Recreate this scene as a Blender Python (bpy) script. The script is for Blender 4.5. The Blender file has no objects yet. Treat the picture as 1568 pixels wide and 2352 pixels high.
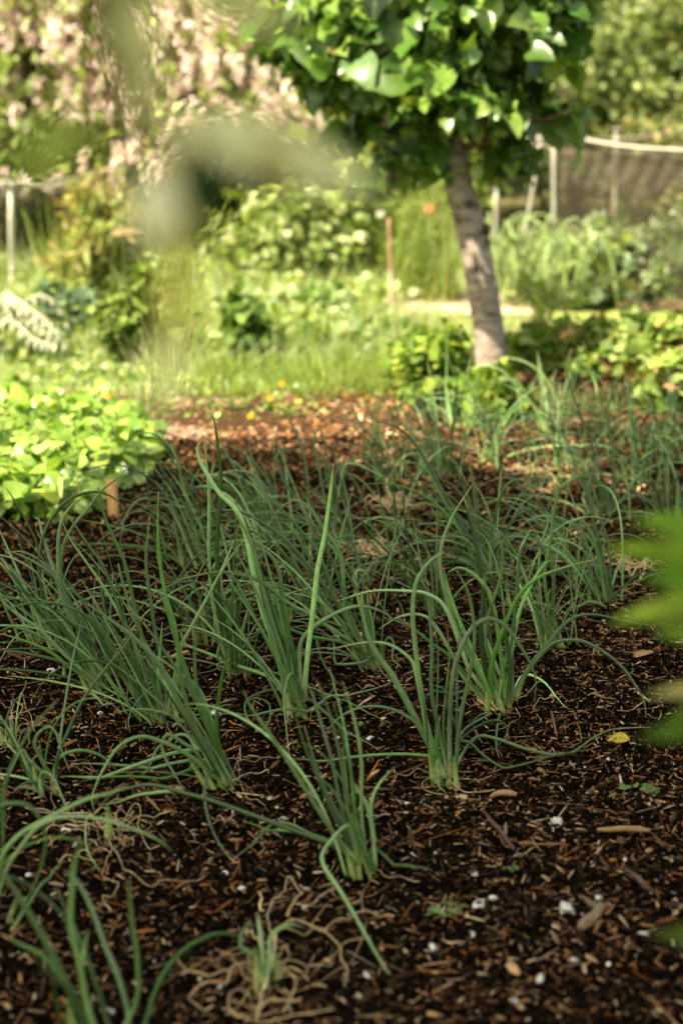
import bpy, math
import numpy as np
from math import radians, sin, cos, tan, pi
C = bpy.context.scene
col = C.collection
R = np.random.RandomState(11)

# ------------------------------------------------------------------ camera
CAM_H, PITCH, LENS = 1.10, radians(15.35), 60.0
cam_d = bpy.data.cameras.new('camera'); cam = bpy.data.objects.new('camera', cam_d); col.objects.link(cam)
cam.location = (0, 0, CAM_H); cam.rotation_euler = (pi/2-PITCH, 0, 0)
cam_d.sensor_fit = 'VERTICAL'; cam_d.sensor_height = 36; cam_d.lens = LENS
cam_d.clip_start = 0.02; cam_d.clip_end = 500
cam_d.dof.use_dof = True; cam_d.dof.focus_distance = 2.95; cam_d.dof.aperture_fstop = 2.9
cam_d.dof.aperture_blades = 0
C.camera = cam
# ------------------------------------------------------------------ sky, sun, exposure
SUN_EL = radians(57); SUN_AZ = (-0.76, -0.65)
w = bpy.data.worlds.new('World'); C.world = w; w.use_nodes = True
nt = w.node_tree; nt.nodes.clear()
sky = nt.nodes.new('ShaderNodeTexSky'); sky.sky_type = 'NISHITA'; sky.sun_disc = False
sky.sun_elevation = SUN_EL; sky.sun_rotation = math.atan2(SUN_AZ[0], SUN_AZ[1])
sky.dust_density = 3.0; sky.ozone_density = 0.6
tint = nt.nodes.new('ShaderNodeMix'); tint.data_type = 'RGBA'; tint.blend_type = 'MULTIPLY'
tint.inputs[0].default_value = 1.0; tint.inputs[7].default_value = (1.0, 0.93, 0.64, 1)
bg = nt.nodes.new('ShaderNodeBackground'); bg.inputs[1].default_value = 0.105
wo = nt.nodes.new('ShaderNodeOutputWorld')
nt.links.new(sky.outputs[0], tint.inputs[6]); nt.links.new(tint.outputs[2], bg.inputs[0]); nt.links.new(bg.outputs[0], wo.inputs[0])
sd = bpy.data.lights.new('sun', 'SUN'); sd.energy = 4.6; sd.angle = radians(0.6); sd.color = (1.0, 0.90, 0.68)
sun = bpy.data.objects.new('sun', sd); col.objects.link(sun)
from mathutils import Vector
sv = Vector((SUN_AZ[0]*cos(SUN_EL), SUN_AZ[1]*cos(SUN_EL), sin(SUN_EL)))
sun.rotation_euler = sv.to_track_quat('Z', 'Y').to_euler(); sun.location = (0, 0, 12)
C.view_settings.view_transform = 'Standard'; C.view_settings.look = 'None'
C.view_settings.exposure = 1.86; C.view_settings.gamma = 1.0
C.cycles.max_bounces = 6; C.cycles.diffuse_bounces = 3; C.cycles.glossy_bounces = 2
C.cycles.transmission_bounces = 3; C.cycles.transparent_max_bounces = 12
C.cycles.sample_clamp_indirect = 4.0

# ------------------------------------------------------------------ photo coordinates -> world
# D coordinates: the photograph scaled to 1568 x 2352
FD = 2352*LENS/36.0
def ray(u, v):
    cx, cy = (u-784)/FD, (v-1176)/FD
    return np.array([cx, cos(PITCH)-cy*sin(PITCH), -sin(PITCH)-cy*cos(PITCH)])
def PD(u, v, Y):                       # point on the plane at distance Y
    d = ray(u, v); k = Y/d[1]; return np.array([d[0]*k, Y, CAM_H+d[2]*k])
def GD(u, v, z=0.0):                   # point on the ground
    d = ray(u, v); k = (z-CAM_H)/d[2]; return np.array([d[0]*k, d[1]*k, z])
def pxm(Y): return FD/(Y*cos(PITCH))   # pixels per metre, roughly
CROPS = dict(A=(0,1000,2.8), B=(400,1000,2.8), C=(800,1000,2.8), E=(1107,900,2.8), G=(0,1700,2.8), H=(400,1700,2.8), R=(827,1300,1.8667), Q=(827,1860,1.8667))
def toD(c, p):
    if c == 'D': return p
    ox, oy, s = CROPS[c]; return ((p[0]/s+ox)*0.9406, (p[1]/s+oy)*0.9408)

# ------------------------------------------------------------------ smooth value noise for the ground
def vnoise(x, y, cell, seed):
    r = np.random.RandomState(seed); T = r.rand(64, 64)
    X, Y = x/cell, y/cell; xi, yi = np.floor(X).astype(int), np.floor(Y).astype(int)
    fx, fy = X-xi, Y-yi; fx = fx*fx*(3-2*fx); fy = fy*fy*(3-2*fy)
    a = T[xi%64, yi%64]; b = T[(xi+1)%64, yi%64]; c = T[xi%64, (yi+1)%64]; d = T[(xi+1)%64, (yi+1)%64]
    return (a*(1-fx)+b*fx)*(1-fy)+(c*(1-fx)+d*fx)*fy
def gz(x, y):
    x, y = np.asarray(x, float), np.asarray(y, float)
    return (vnoise(x, y, .5, 1)-.5)*.022+(vnoise(x, y, .11, 2)-.5)*.014

# ------------------------------------------------------------------ mesh builder
class MB:
    def __init__(s): s.V=[]; s.Q=[]; s.T=[]; s.K=[]; s.n=0
    def add(s, V, Q=None, T=None, K=(.5,.5,.5)):
        V = np.asarray(V, float).reshape(-1, 3); m = len(V)
        K = np.asarray(K, float); K = np.broadcast_to(K, (m, 3)) if K.ndim == 1 else K
        s.V.append(V); s.K.append(K)
        if Q is not None and len(Q): s.Q.append(np.asarray(Q)+s.n)
        if T is not None and len(T): s.T.append(np.asarray(T)+s.n)
        s.n += m
    def tube(s, P, rad, K, k=6, m=None, flat=1.0):
        P = smooth(P, m) if m else np.asarray(P, float)
        n = len(P); rad = np.interp(np.linspace(0,1,n), np.linspace(0,1,len(rad)), rad) if np.ndim(rad) else np.full(n, rad)
        K = np.asarray(K, float)
        if K.ndim == 1: K = np.broadcast_to(K, (n, 3))
        T = np.gradient(P, axis=0); T /= np.linalg.norm(T, axis=1)[:, None]+1e-9
        a = np.array([0, 1, 0.]) if abs(T[0][1]) < .9 else np.array([1, 0, 0.])
        U = np.zeros((n, 3)); u = np.cross(T[0], a)
        for i in range(n):
            u = u-T[i]*u.dot(T[i]); u /= np.linalg.norm(u)+1e-9; U[i] = u
        W = np.cross(T, U); ang = np.arange(k)*2*pi/k
        V = P[:, None]+rad[:, None, None]*(np.cos(ang)[None, :, None]*U[:, None]+flat*np.sin(ang)[None, :, None]*W[:, None])
        i, j = np.meshgrid(np.arange(n-1), np.arange(k), indexing='ij'); j2 = (j+1) % k
        Q = np.stack([i*k+j, i*k+j2, (i+1)*k+j2, (i+1)*k+j], -1).reshape(-1, 4)
        V = np.concatenate([V.reshape(-1, 3), P[:1], P[-1:]]); b = n*k
        jj = np.arange(k); T0 = np.stack([np.full(k, b), (jj+1) % k, jj], -1); T1 = np.stack([np.full(k, b+1), (n-1)*k+jj, (n-1)*k+(jj+1) % k], -1)
        KK = np.concatenate([np.repeat(K, k, 0), K[:1], K[-1:]])
        s.add(V, Q, np.concatenate([T0, T1]), KK)
    def inst(s, tm, pos, d, nrm, sc, K, jit=0.0):
        tv, tq = tm; pos = np.asarray(pos, float); N = len(pos)
        if N == 0: return
        d = d/(np.linalg.norm(d, axis=1)[:, None]+1e-9)
        x = np.cross(d, nrm); x /= np.linalg.norm(x, axis=1)[:, None]+1e-9
        z = np.cross(x, d); sc = np.asarray(sc, float)
        if sc.ndim == 1: sc = sc[:, None]*np.ones(3)
        V = pos[:, None]+tv[None, :, 0:1]*sc[:, None, 0:1]*x[:, None]+tv[None, :, 1:2]*sc[:, None, 1:2]*d[:, None]+tv[None, :, 2:3]*sc[:, None, 2:3]*z[:, None]
        m = len(tv); Q = (tq[None]+(np.arange(N)*m)[:, None, None]).reshape(-1, tq.shape[1])
        KK = np.repeat(np.asarray(K, float), m, 0)
        if tq.shape[1] == 4: s.add(V.reshape(-1, 3), Q, None, KK)
        else: s.add(V.reshape(-1, 3), None, Q, KK)
    def build(s, name, mat, parent=None, smooth_=True):
        V = np.concatenate(s.V); K = np.concatenate(s.K)
        Q = np.concatenate(s.Q) if s.Q else np.zeros((0, 4), int); T = np.concatenate(s.T) if s.T else np.zeros((0, 3), int)
        if parent is not None: V = V-np.array(parent.location)
        me = bpy.data.meshes.new(name); me.vertices.add(len(V)); me.vertices.foreach_set('co', V.astype('f').ravel())
        L = np.concatenate([Q.ravel(), T.ravel()]); me.loops.add(len(L)); me.loops.foreach_set('vertex_index', L.astype('i'))
        me.polygons.add(len(Q)+len(T))
        st = np.concatenate([np.arange(len(Q))*4, len(Q)*4+np.arange(len(T))*3]); me.polygons.foreach_set('loop_start', st.astype('i'))
        me.update(calc_edges=True)
        at = me.color_attributes.new('tone', 'FLOAT_COLOR', 'POINT')
        at.data.foreach_set('color', np.concatenate([K, np.ones((len(K), 1))], 1).astype('f').ravel())
        if smooth_: me.polygons.foreach_set('use_smooth', np.ones(len(me.polygons), bool))
        me.materials.append(mat)
        o = bpy.data.objects.new(name, me); col.objects.link(o)
        if parent is not None: o.parent = parent
        return o
def smooth(P, m):
    P = np.asarray(P, float); n = len(P)
    if n < 3: return np.array([P[0]*(1-t)+P[-1]*t for t in np.linspace(0, 1, m)])
    E = np.concatenate([[2*P[0]-P[1]], P, [2*P[-1]-P[-2]]])
    t = np.linspace(0, n-1-1e-6, m); i = t.astype(int); f = (t-i)[:, None]
    a, b, c, d = E[i], E[i+1], E[i+2], E[i+3]
    return .5*((2*b)+(-a+c)*f+(2*a-5*b+4*c-d)*f**2+(-a+3*b-3*c+d)*f**3)
def empty(name, loc):
    o = bpy.data.objects.new(name, None); o.location = tuple(float(q) for q in loc); o.empty_display_size = .05; col.objects.link(o); return o
def tag(o, label=None, cat=None, group=None, kind=None):
    if label: o['label'] = label
    if cat: o['category'] = cat
    if group: o['group'] = group
    if kind: o['kind'] = kind
    return o

# ------------------------------------------------------------------ materials
def material(name, rough=.55, trans=0.0, nscale=60, namt=.3, spec=.3, bump=0.0, alpha=None, tcol=(1.25, 1.2, .5)):
    m = bpy.data.materials.new(name); m.use_nodes = True; t = m.node_tree; t.nodes.clear(); N = t.nodes.new; Lk = t.links.new
    out = N('ShaderNodeOutputMaterial'); p = N('ShaderNodeBsdfPrincipled'); a = N('ShaderNodeAttribute'); a.attribute_name = 'tone'
    tc = N('ShaderNodeTexCoord'); nz = N('ShaderNodeTexNoise'); nz.inputs['Scale'].default_value = nscale; nz.inputs['Detail'].default_value = 3
    Lk(tc.outputs['Object'], nz.inputs['Vector'])
    mr = N('ShaderNodeMapRange'); mr.inputs[1].default_value = .3; mr.inputs[2].default_value = .7; mr.inputs[3].default_value = 1-namt; mr.inputs[4].default_value = 1+namt
    Lk(nz.outputs[0], mr.inputs[0])
    mx = N('ShaderNodeVectorMath'); mx.operation = 'SCALE'; Lk(a.outputs['Color'], mx.inputs[0]); Lk(mr.outputs[0], mx.inputs['Scale'])
    Lk(mx.outputs[0], p.inputs['Base Color']); p.inputs['Roughness'].default_value = rough; p.inputs['Specular IOR Level'].default_value = spec
    if bump:
        b = N('ShaderNodeBump'); b.inputs['Strength'].default_value = bump; b.inputs['Distance'].default_value = .004; Lk(nz.outputs[0], b.inputs['Height']); Lk(b.outputs[0], p.inputs['Normal'])
    last = p
    if trans:
        tr = N('ShaderNodeBsdfTranslucent'); tm = N('ShaderNodeVectorMath'); tm.operation = 'MULTIPLY'; tm.inputs[1].default_value = tcol
        Lk(mx.outputs[0], tm.inputs[0]); Lk(tm.outputs[0], tr.inputs[0]); ms = N('ShaderNodeMixShader'); ms.inputs[0].default_value = trans
        Lk(p.outputs[0], ms.inputs[1]); Lk(tr.outputs[0], ms.inputs[2]); last = ms
    if alpha is not None:
        tp = N('ShaderNodeBsdfTransparent'); ms = N('ShaderNodeMixShader'); ms.inputs[0].default_value = alpha
        Lk(tp.outputs[0], ms.inputs[1]); Lk(last.outputs[0], ms.inputs[2]); last = ms
    Lk(last.outputs[0], out.inputs[0]); return m
M_leaf = material('leaf', .55, .40, 40, .22, .22)
M_far = material('far_leaf', .6, .42, 8, .25, .25)
M_gloss = material('glossy_leaf', .32, .32, 60, .18, .5)
M_petal = material('petal', .6, .42, 30, .12, .2, tcol=(1.1, 1.0, .9))
M_blade = material('onion_blade', .36, .12, 90, .16, .6, bump=.15, tcol=(1.0, 1.3, .6))
M_bulb = material('onion_bulb', .4, .15, 120, .2, .4)
M_dry = material('dry_leaf', .7, .1, 160, .3, .2, bump=.3)
M_chip = material('mulch_chip', .85, 0, 260, .35, .06, bump=.4)
M_shell = material('eggshell', .5, 0, 200, .08, .3)
M_bark = material('bark', .75, 0, 30, .4, .2, bump=.6)
M_pole = material('pole', .5, 0, 20, .1, .4)
M_wood = material('wood', .65, 0, 60, .25, .3, bump=.3)
M_net = material('net', .8, 0, 300, .2, .1, alpha=.28)
M_netd = material('net_folded', .8, 0, 300, .2, .1, alpha=.6)
M_grass = material('grass_blade', .5, .45, 6, .2, .3)
def bark_mat():
    m = material('fruit_bark', .6, 0, 9, .12, .3)
    t = m.node_tree; N = t.nodes.new; Lk = t.links.new
    p = [n for n in t.nodes if n.type == 'BSDF_PRINCIPLED'][0]; tc = [n for n in t.nodes if n.type == 'TEX_COORD'][0]
    mp = N('ShaderNodeMapping'); mp.inputs['Scale'].default_value = (10, 10, 24); Lk(tc.outputs['Object'], mp.inputs['Vector'])
    n1 = N('ShaderNodeTexNoise'); n1.inputs['Scale'].default_value = 1.6; n1.inputs['Detail'].default_value = 7; n1.inputs['Roughness'].default_value = .65; Lk(mp.outputs[0], n1.inputs['Vector'])
    cr = N('ShaderNodeValToRGB'); e = cr.color_ramp.elements
    e[0].position = .34; e[0].color = (.025, .016, .012, 1); e[1].position = .66; e[1].color = (.44, .36, .315, 1)
    k = e.new(.44); k.color = (.235, .18, .15, 1); Lk(n1.outputs[0], cr.inputs[0]); Lk(cr.outputs[0], p.inputs['Base Color'])
    b = N('ShaderNodeBump'); b.inputs['Strength'].default_value = .7; b.inputs['Distance'].default_value = .01; Lk(n1.outputs[0], b.inputs['Height']); Lk(b.outputs[0], p.inputs['Normal'])
    return m
M_fbark = bark_mat()
def soil_mat(name, c0, c1, c2, scale):
    m = bpy.data.materials.new(name); m.use_nodes = True; t = m.node_tree; p = t.nodes['Principled BSDF']; N = t.nodes.new; Lk = t.links.new
    tc = N('ShaderNodeTexCoord'); n1 = N('ShaderNodeTexNoise'); n1.inputs['Scale'].default_value = scale; n1.inputs['Detail'].default_value = 8; n1.inputs['Roughness'].default_value = .7
    Lk(tc.outputs['Object'], n1.inputs['Vector']); cr = N('ShaderNodeValToRGB'); e = cr.color_ramp.elements
    e[0].position = .35; e[0].color = c0+(1,); e[1].position = .72; e[1].color = c2+(1,); k = e.new(.55); k.color = c1+(1,)
    Lk(n1.outputs[0], cr.inputs[0]); Lk(cr.outputs[0], p.inputs['Base Color']); p.inputs['Roughness'].default_value = .95; p.inputs['Specular IOR Level'].default_value = .03
    b = N('ShaderNodeBump'); b.inputs['Strength'].default_value = .8; b.inputs['Distance'].default_value = .006; Lk(n1.outputs[0], b.inputs['Height']); Lk(b.outputs[0], p.inputs['Normal'])
    return m
M_soil = soil_mat('compost_soil', (.002, .0012, .0007), (.006, .003, .0015), (.02, .010, .004), 90)
M_ground = soil_mat('earth', (.05, .045, .02), (.11, .10, .04), (.2, .16, .09), 3)
M_lawn = soil_mat('lawn_soil', (.16, .20, .045), (.22, .26, .07), (.32, .32, .14), 9)
M_path = soil_mat('bark_path', (.02, .011, .006), (.06, .032, .017), (.16, .09, .05), 60)

# ------------------------------------------------------------------ the ground
def sheet(name, x0, x1, y0, y1, z, mat, step=None, f=None):
    mb = MB()
    nx = 2 if not step else int((x1-x0)/step)+1; ny = 2 if not step else int((y1-y0)/step)+1
    X, Y = np.meshgrid(np.linspace(x0, x1, nx), np.linspace(y0, y1, ny), indexing='ij')
    Z = np.full(X.shape, z) if f is None else f(X, Y)+z
    i, j = np.meshgrid(np.arange(nx-1), np.arange(ny-1), indexing='ij')
    Q = np.stack([i*ny+j, (i+1)*ny+j, (i+1)*ny+j+1, i*ny+j+1], -1).reshape(-1, 4)
    mb.add(np.stack([X, Y, Z], -1).reshape(-1, 3), Q)
    return tag(mb.build(name, mat), kind='structure')
BED_Y = GD(700, 965)[1]
sheet('ground', -60, 60, -30, 90, -.05, M_ground)
sheet('soil', -3.2, 3.2, .3, BED_Y+.1, 0, M_soil, .018, lambda x, y: gz(x, y)+(vnoise(x, y, .03, 5)-.5)*.012)
sheet('lawn', -8, 8, BED_Y+.3, 9.5, -.03, M_lawn)
sheet('path', -3.2, .16, BED_Y-.35, BED_Y+.45, .018, M_path, .03, lambda x, y: gz(x, y)*.5-.6*np.maximum(0, (BED_Y-.1)-y)*.25-.3*np.maximum(0, y-(BED_Y+.3)))
pale = sheet('path', *(lambda a, b: (a[0], b[0], b[1], a[1]))(GD(820, 664), GD(1250, 716)), -.012, soil_mat('pale_straw_path', (.3, .22, .14), (.5, .38, .26), (.7, .56, .42), 14))
sheet('soil', .5, 4, BED_Y+.15, 6.5, -.012, M_soil, .05, lambda x, y: gz(x, y)*.5)

# ------------------------------------------------------------------ mulch (uncountable)
def chips(mb, n, xr, yr, L, Wd, pal, tilt=.35, zoff=0., weight=None):
    x = R.uniform(*xr, n); y = R.uniform(*yr, n)
    if weight is not None: k = R.rand(n) < weight(x, y); x, y = x[k], y[k]; n = len(x)
    l = L*np.exp(R.normal(0, .45, n)); wd = Wd*np.exp(R.normal(0, .35, n)); th = wd*R.uniform(.25, .6, n)
    a = R.uniform(0, 2*pi, n); tl = R.normal(0, tilt, n)
    d = np.stack([np.cos(a)*np.cos(tl), np.sin(a)*np.cos(tl), np.sin(tl)], 1)
    nr = np.stack([R.normal(0, tilt, n), R.normal(0, tilt, n), np.ones(n)], 1)
    pos = np.stack([x, y, gz(x, y)+zoff+.002+np.abs(np.sin(tl))*l*.25+R.uniform(-.003, .006, n)], 1)
    # irregular splinter: six-sided, one end narrower, slightly bent
    tv = np.array([[-.5,-.5,0],[.5,-.42,0],[.62,.1,.25],[.2,.5,.1],[-.3,.46,.0],[-.55,0,.2],
                   [-.4,-.45,1],[.4,-.38,.9],[.5,.1,1.2],[.15,.45,1.],[-.25,.4,.9],[-.45,0,1.2]])
    Q = np.array([[6,7,8,11],[11,8,9,10],[0,1,7,6],[1,2,8,7],[2,3,9,8],[3,4,10,9],[4,5,11,10],[5,0,6,11]])
    pal = np.asarray(pal); K = pal[R.randint(len(pal), size=n)]*R.uniform(.6, 1.35, (n, 1))
    mb.inst((tv, Q), pos, d, nr, np.stack([wd, l, th], 1), K)
dark = [(.004,.002,.001),(.006,.003,.0015),(.012,.006,.0025),(.007,.004,.002),(.02,.009,.004)]
mid = [(.055,.027,.012),(.075,.036,.016),(.038,.018,.009),(.12,.060,.028),(.08,.045,.023),(.022,.011,.006)]
tan_ = [(.32,.17,.075),(.42,.25,.13),(.24,.11,.042),(.56,.39,.24),(.34,.12,.03)]
pink_ = [(.40,.28,.2),(.34,.22,.15),(.45,.33,.25)]
mb = MB()
cone = lambda x, y: (np.abs(x) < .25+.27*y+.55)
NR, FR = ((-1.3, 1.3), (1.45, 3.1)), ((-1.9, 1.9), (3.1, BED_Y))
chips(mb, 60000, *NR, .0060, .0040, dark, .5, 0, cone)
chips(mb, 26000, *NR, .0085, .0016, mid, .35, .002, cone)
chips(mb, 24000, *NR, .0085, .0015, tan_, .35, .004, lambda x, y: cone(x, y)*np.clip(.25+.9*vnoise(x, y, .13, 41)+.25*x, 0, 1))
chips(mb, 2600, *NR, .016, .0030, mid+tan_, .25, .005, lambda x, y: cone(x, y)*(.2+1.1*vnoise(x, y, .2, 42)))
chips(mb, 260, *NR, .026, .0055, mid+tan_[:3], .15, .006, cone)
chips(mb, 5000, *NR, .026, .0009, tan_+mid, .15, .006, cone)
chips(mb, 42000, *FR, .0105, .0050, dark+mid[:2], .5, 0, cone)
chips(mb, 30000, *FR, .0100, .0028, mid, .35, .002, cone)
chips(mb, 15000, *FR, .0105, .0025, tan_, .3, .004, cone)
chips(mb, 9000, (-1.9, .25), (BED_Y-.3, BED_Y+.35), .011, .005, mid+tan_, .3, .012, lambda x, y: np.full(x.shape, .8))
chips(mb, 7000, (-1.2, -.1), (BED_Y-.3, BED_Y+.25), .010, .0045, pink_, .3, .016, lambda x, y: np.clip(2.2*vnoise(x, y, .16, 51)-.7, 0, 1)*np.clip(1-np.abs(x+.62)*2.2, 0, 1))
chips(mb, 4500, (.6, 2.5), (BED_Y, 6.3), .02, .009, mid+dark, .3, -.008)
tag(mb.build('bark_mulch', M_chip, smooth_=False), 'dark brown shredded bark mulch covering the onion bed', 'mulch', kind='stuff')

# ------------------------------------------------------------------ leaf templates (x side, y along, z up)
def leaf_tmpl(prof, fold=.25, curl=.25, wave=0.):
    rows = len(prof); V = []
    for i, wv in enumerate(prof):
        t = i/(rows-1); z = -curl*t*t
        V += [(-wv, t, z+fold*wv+wave*sin(9*t)), (0, t, z), (wv, t, z+fold*wv-wave*sin(8*t))]
    V = np.array(V, float); Q = []
    for i in range(rows-1):
        a = 3*i; Q += [[a, a+1, a+4, a+3], [a+1, a+2, a+5, a+4]]
    return V, np.array(Q)
T_ov = leaf_tmpl([.03, .3, .38, .33, .2, .0], .25, .25)
T_round = leaf_tmpl([.1, .38, .46, .44, .30, .02], .15, .3, .03)
T_heart = leaf_tmpl([.2, .42, .44, .36, .22, .0], .28, .35, .04)
T_roundw = leaf_tmpl([.12, .40, .47, .44, .33, .22, .02], .30, .45, .07)
T_lance = leaf_tmpl([.03, .11, .13, .09, .0], .3, .3)
T_far = leaf_tmpl([.05, .38, .0], .25, .3)
T_lobe = leaf_tmpl([.06, .4, .22, .46, .2, .26, .0], .22, .3, .04)
T_grass = leaf_tmpl([.5, .42, .3, .0], 0., .12)
def unit(v): return v/(np.linalg.norm(v, axis=-1, keepdims=True)+1e-9)
def pal(n, cols, jit=.22):
    c = np.asarray(cols, float); return c[R.randint(len(c), size=n)]*np.exp(R.normal(0, jit, (n, 1)))
def cloud(mb, c, r, n, size, tm, cols, up=.6, shell=.55, sj=.25, droop=.3, zmin=None, clump=0):
    """leaves spread through an ellipsoid, gathered in clumps, facing outward and up"""
    c = np.asarray(c, float); r = np.asarray(r, float)
    def shellpts(k):
        v = unit(R.normal(size=(k, 3))); return v*(shell+(1-shell)*R.rand(k, 1)**.6)*R.uniform(.8, 1.08, (k, 1))
    if clump:
        cc = shellpts(clump); v = cc[R.randint(clump, size=n)]+R.normal(0, .16, (n, 3))
    else: v = shellpts(n)
    pos = c+v*r
    if zmin is not None: k = pos[:, 2] > zmin; pos, v = pos[k], v[k]
    m = len(pos); nr = unit(unit(v)*(1-up)+np.array([0, 0, up])+R.normal(0, .38, (m, 3)))
    d = unit(unit(v)*np.array([1, 1, .2])+R.normal(0, .55, (m, 3))-np.array([0, 0, droop]))
    mb.inst(tm, pos, d, nr, size*np.exp(R.normal(0, sj, m)), pal(m, cols))

# ------------------------------------------------------------------ the young fruit tree
FY = GD(1132, 862)[1]
base = GD(1132, 862)
tree = tag(empty('fruit_tree', base), 'young fruit tree with a leaning grey trunk and big glossy green leaves', 'tree')
mb = MB()
tp = [np.array([base[0]+.012, FY, -.06]), PD(1131, 850, FY), PD(1122, 760, FY), PD(1103, 640, FY), PD(1080, 520, FY), PD(1052, 420, FY), PD(1030, 300, FY), PD(1020, 150, FY+.03), PD(1010, -50, FY+.03), PD(1000, -400, FY+.05), PD(990, -800, FY)]
mb.tube(tp, [.10, .060, .053, .051, .05, .047, .04, .034, .028, .018, .006], (.2, .15, .13), 18, 80)
v = mb.V[0]; v[:, :2] += ((vnoise(v[:, 0]*3+v[:, 1]*2, v[:, 2],   .05, 9)-.5)*.004)[:, None]*unit(v-np.repeat(smooth(tp, 80), 18, 0)[:len(v)] if False else v-v.mean(0))[:, :2]
mb.build('trunk', M_fbark, tree)
mb = MB()
for (u, vv, rr, z) in [(1117, 528, .018, 0), (1120, 556, .010, 0), (1092, 618, .010, 0), (1110, 700, .006, 0)]:
    mb = MB(); c = PD(u, vv, FY-.05); P = np.array([c+[0, .012, 0], c, c+[0, -.004, 0], c+[0, -.006, 0]])
    mb.tube(P, [rr*1.3, rr*1.15, rr*.8, rr*.2], (.07, .045, .035), 9, flat=.6); mb.build('knot', M_bark, tree)

limbs = [[(1040, 360), (960, 300), (880, 240), (800, 200)], [(1030, 300), (900, 150), (760, 60)], [(1032, 330), (1100, 230), (1200, 120), (1300, 40)],
         [(1025, 220), (980, 60), (880, -60)], [(1035, 340), (1110, 330), (1200, 290), (1290, 262)], [(1045, 390), (1110, 380), (1150, 400)], [(1040, 370), (930, 380), (880, 420)], [(1020, 120), (1120, -60), (1220, -200)], [(1012, -20), (880, -200), (780, -320)]]
for L in limbs:
    mb = MB(); dy = R.uniform(-.25, .25)
    mb.tube([PD(a, b, FY+dy*i/len(L)) for i, (a, b) in enumerate(L)], [.016, .010, .004], (.16, .09, .06), 7, 14); mb.build('limb', M_bark, tree)
mb = MB()
G1 = [(.07,.15,.02),(.105,.20,.028),(.155,.26,.035),(.04,.095,.013),(.22,.32,.06),(.12,.20,.07)]
blobs = [(830,120,170,130,.3,210),(700,90,90,110,.2,90),(1260,20,90,60,.2,60),(1000,90,230,170,.42,420),(1180,50,150,110,.3,170),(1040,240,160,92,.34,230),(720,70,70,70,.15,50),(760,190,55,50,.12,34),(890,300,90,70,.2,90),(895,385,45,50,.12,34),(865,420,34,26,.1,9),
         (1165,350,42,45,.1,26),(1170,230,80,80,.2,80),(1270,262,60,18,.06,22),(975,375,36,30,.1,18),(990,-220,290,210,.45,500),(980,-520,220,200,.35,260)]
for (u, vv, ru, rv, ry, n) in blobs:
    c = PD(u, vv, FY); k = pxm(FY); cloud(mb, c, (ru/k, ry, rv/k), int(n*.75), .063, T_heart, G1, up=.45, shell=.4, sj=.33, droop=.4, clump=max(5, n//13)); cloud(mb, c, (ru/k, ry, rv/k), int(n*.95), .056, T_roundw, G1, up=.35, shell=.3, sj=.36, droop=.1, clump=max(5, n//14))
cloud(mb, PD(1110, 385, FY-.1), (.06, .05, .03), 8, .07, T_heart, G1, up=.3)
mb.build('crown', M_gloss, tree)
mb = MB()
for (u, vv) in [(950, 243), (1235, 68), (975, 240), (885, 292), (1300, 255), (760, 120)]:
    mb = MB()
    for k in range(4):
        c = PD(u, vv, FY-.3); a = c+R.normal(0, .018, 3); mb.tube([c, (c+a)/2+[0, 0, .01], a+[0, 0, .02]], [.0022, .0025, .0012], (.24, .13, .06), 5, 8)
    mb.build('shoot', M_dry, tree)

# ------------------------------------------------------------------ shade tree whose twig hangs blurred before the lens
st = tag(empty('shade_tree', (-2.4, .7, 0)), 'overhanging tree with a drooping leafy twig close to the lens', 'tree')
mb = MB(); mb.tube([(-2.4, .7, -.1), (-2.38, .7, .4), (-2.34, .7, 1.6), (-2.32, .72, 2.8), (-2.25, .74, 4.2), (-2.2, .76, 5.5)], [.2, .15, .13, .11, .07, .02], (.12, .09, .07), 14, 40); mb.build('trunk', M_bark, st)
mb = MB()
TY = .58
mb.tube([(-2.33, .7, 2.4), (-1.7, .65, 3.2), (-1.0, .6, 3.0), (-.42, TY, 2.2), (-.14, TY, 1.5), PD(225, -80, TY), PD(262, 120, TY), PD(300, 280, TY), PD(390, 330, TY)], [.05, .03, .018, .008, .003, .0022, .0022, .002, .0018], (.14, .12, .05), 8, 60)
mb.tube([PD(390, 330, TY), PD(402, 520, TY), PD(405, 700, TY), PD(405, 820, TY)], [.0020, .0018, .0013], (.35, .34, .10), 6, 16)
for k in range(14):
    a = R.uniform(0, 2*pi); e = np.array([-2.2+cos(a)*1.7, .8+sin(a)*1.6, R.uniform(3.4, 5.6)])
    s0 = np.array([-2.3, .72, R.uniform(2.6, 4.4)]); mb.tube([s0, (s0+e)/2+[0, 0, .25], e], [.05, .03, .008], (.12, .09, .07), 7, 12)
mb.build('limb', M_bark, st)
mb = MB()
def bigleaf(mb, p0, p1, width, Y, K, tm=T_ov, nrm=(0.1, -.9, .45), dy=0):
    a = PD(*p0, Y); b = PD(*p1, Y+dy); L = np.linalg.norm(b-a)
    mb.inst(tm, [a], np.array([b-a]), np.array([nrm], float), np.array([[width/pxm(Y)*1.0/.8, L, L*.5]]), [K])
bigleaf(mb, (370, 300), (890, 395), 230, TY, (0.72, 0.72, 0.42), nrm=(0, -.6, .8))  # raised pale tones on most twig leaves paint in sunlight; twig hangs in shade
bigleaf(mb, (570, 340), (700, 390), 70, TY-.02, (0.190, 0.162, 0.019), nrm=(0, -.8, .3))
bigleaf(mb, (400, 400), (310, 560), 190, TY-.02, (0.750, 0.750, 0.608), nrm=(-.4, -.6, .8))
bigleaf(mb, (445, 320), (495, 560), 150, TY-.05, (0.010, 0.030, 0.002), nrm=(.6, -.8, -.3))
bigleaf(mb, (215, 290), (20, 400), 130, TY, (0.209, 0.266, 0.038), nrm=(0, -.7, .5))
bigleaf(mb, (235, -60), (275, 160), 120, TY, (0.114, 0.152, 0.028))
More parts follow.
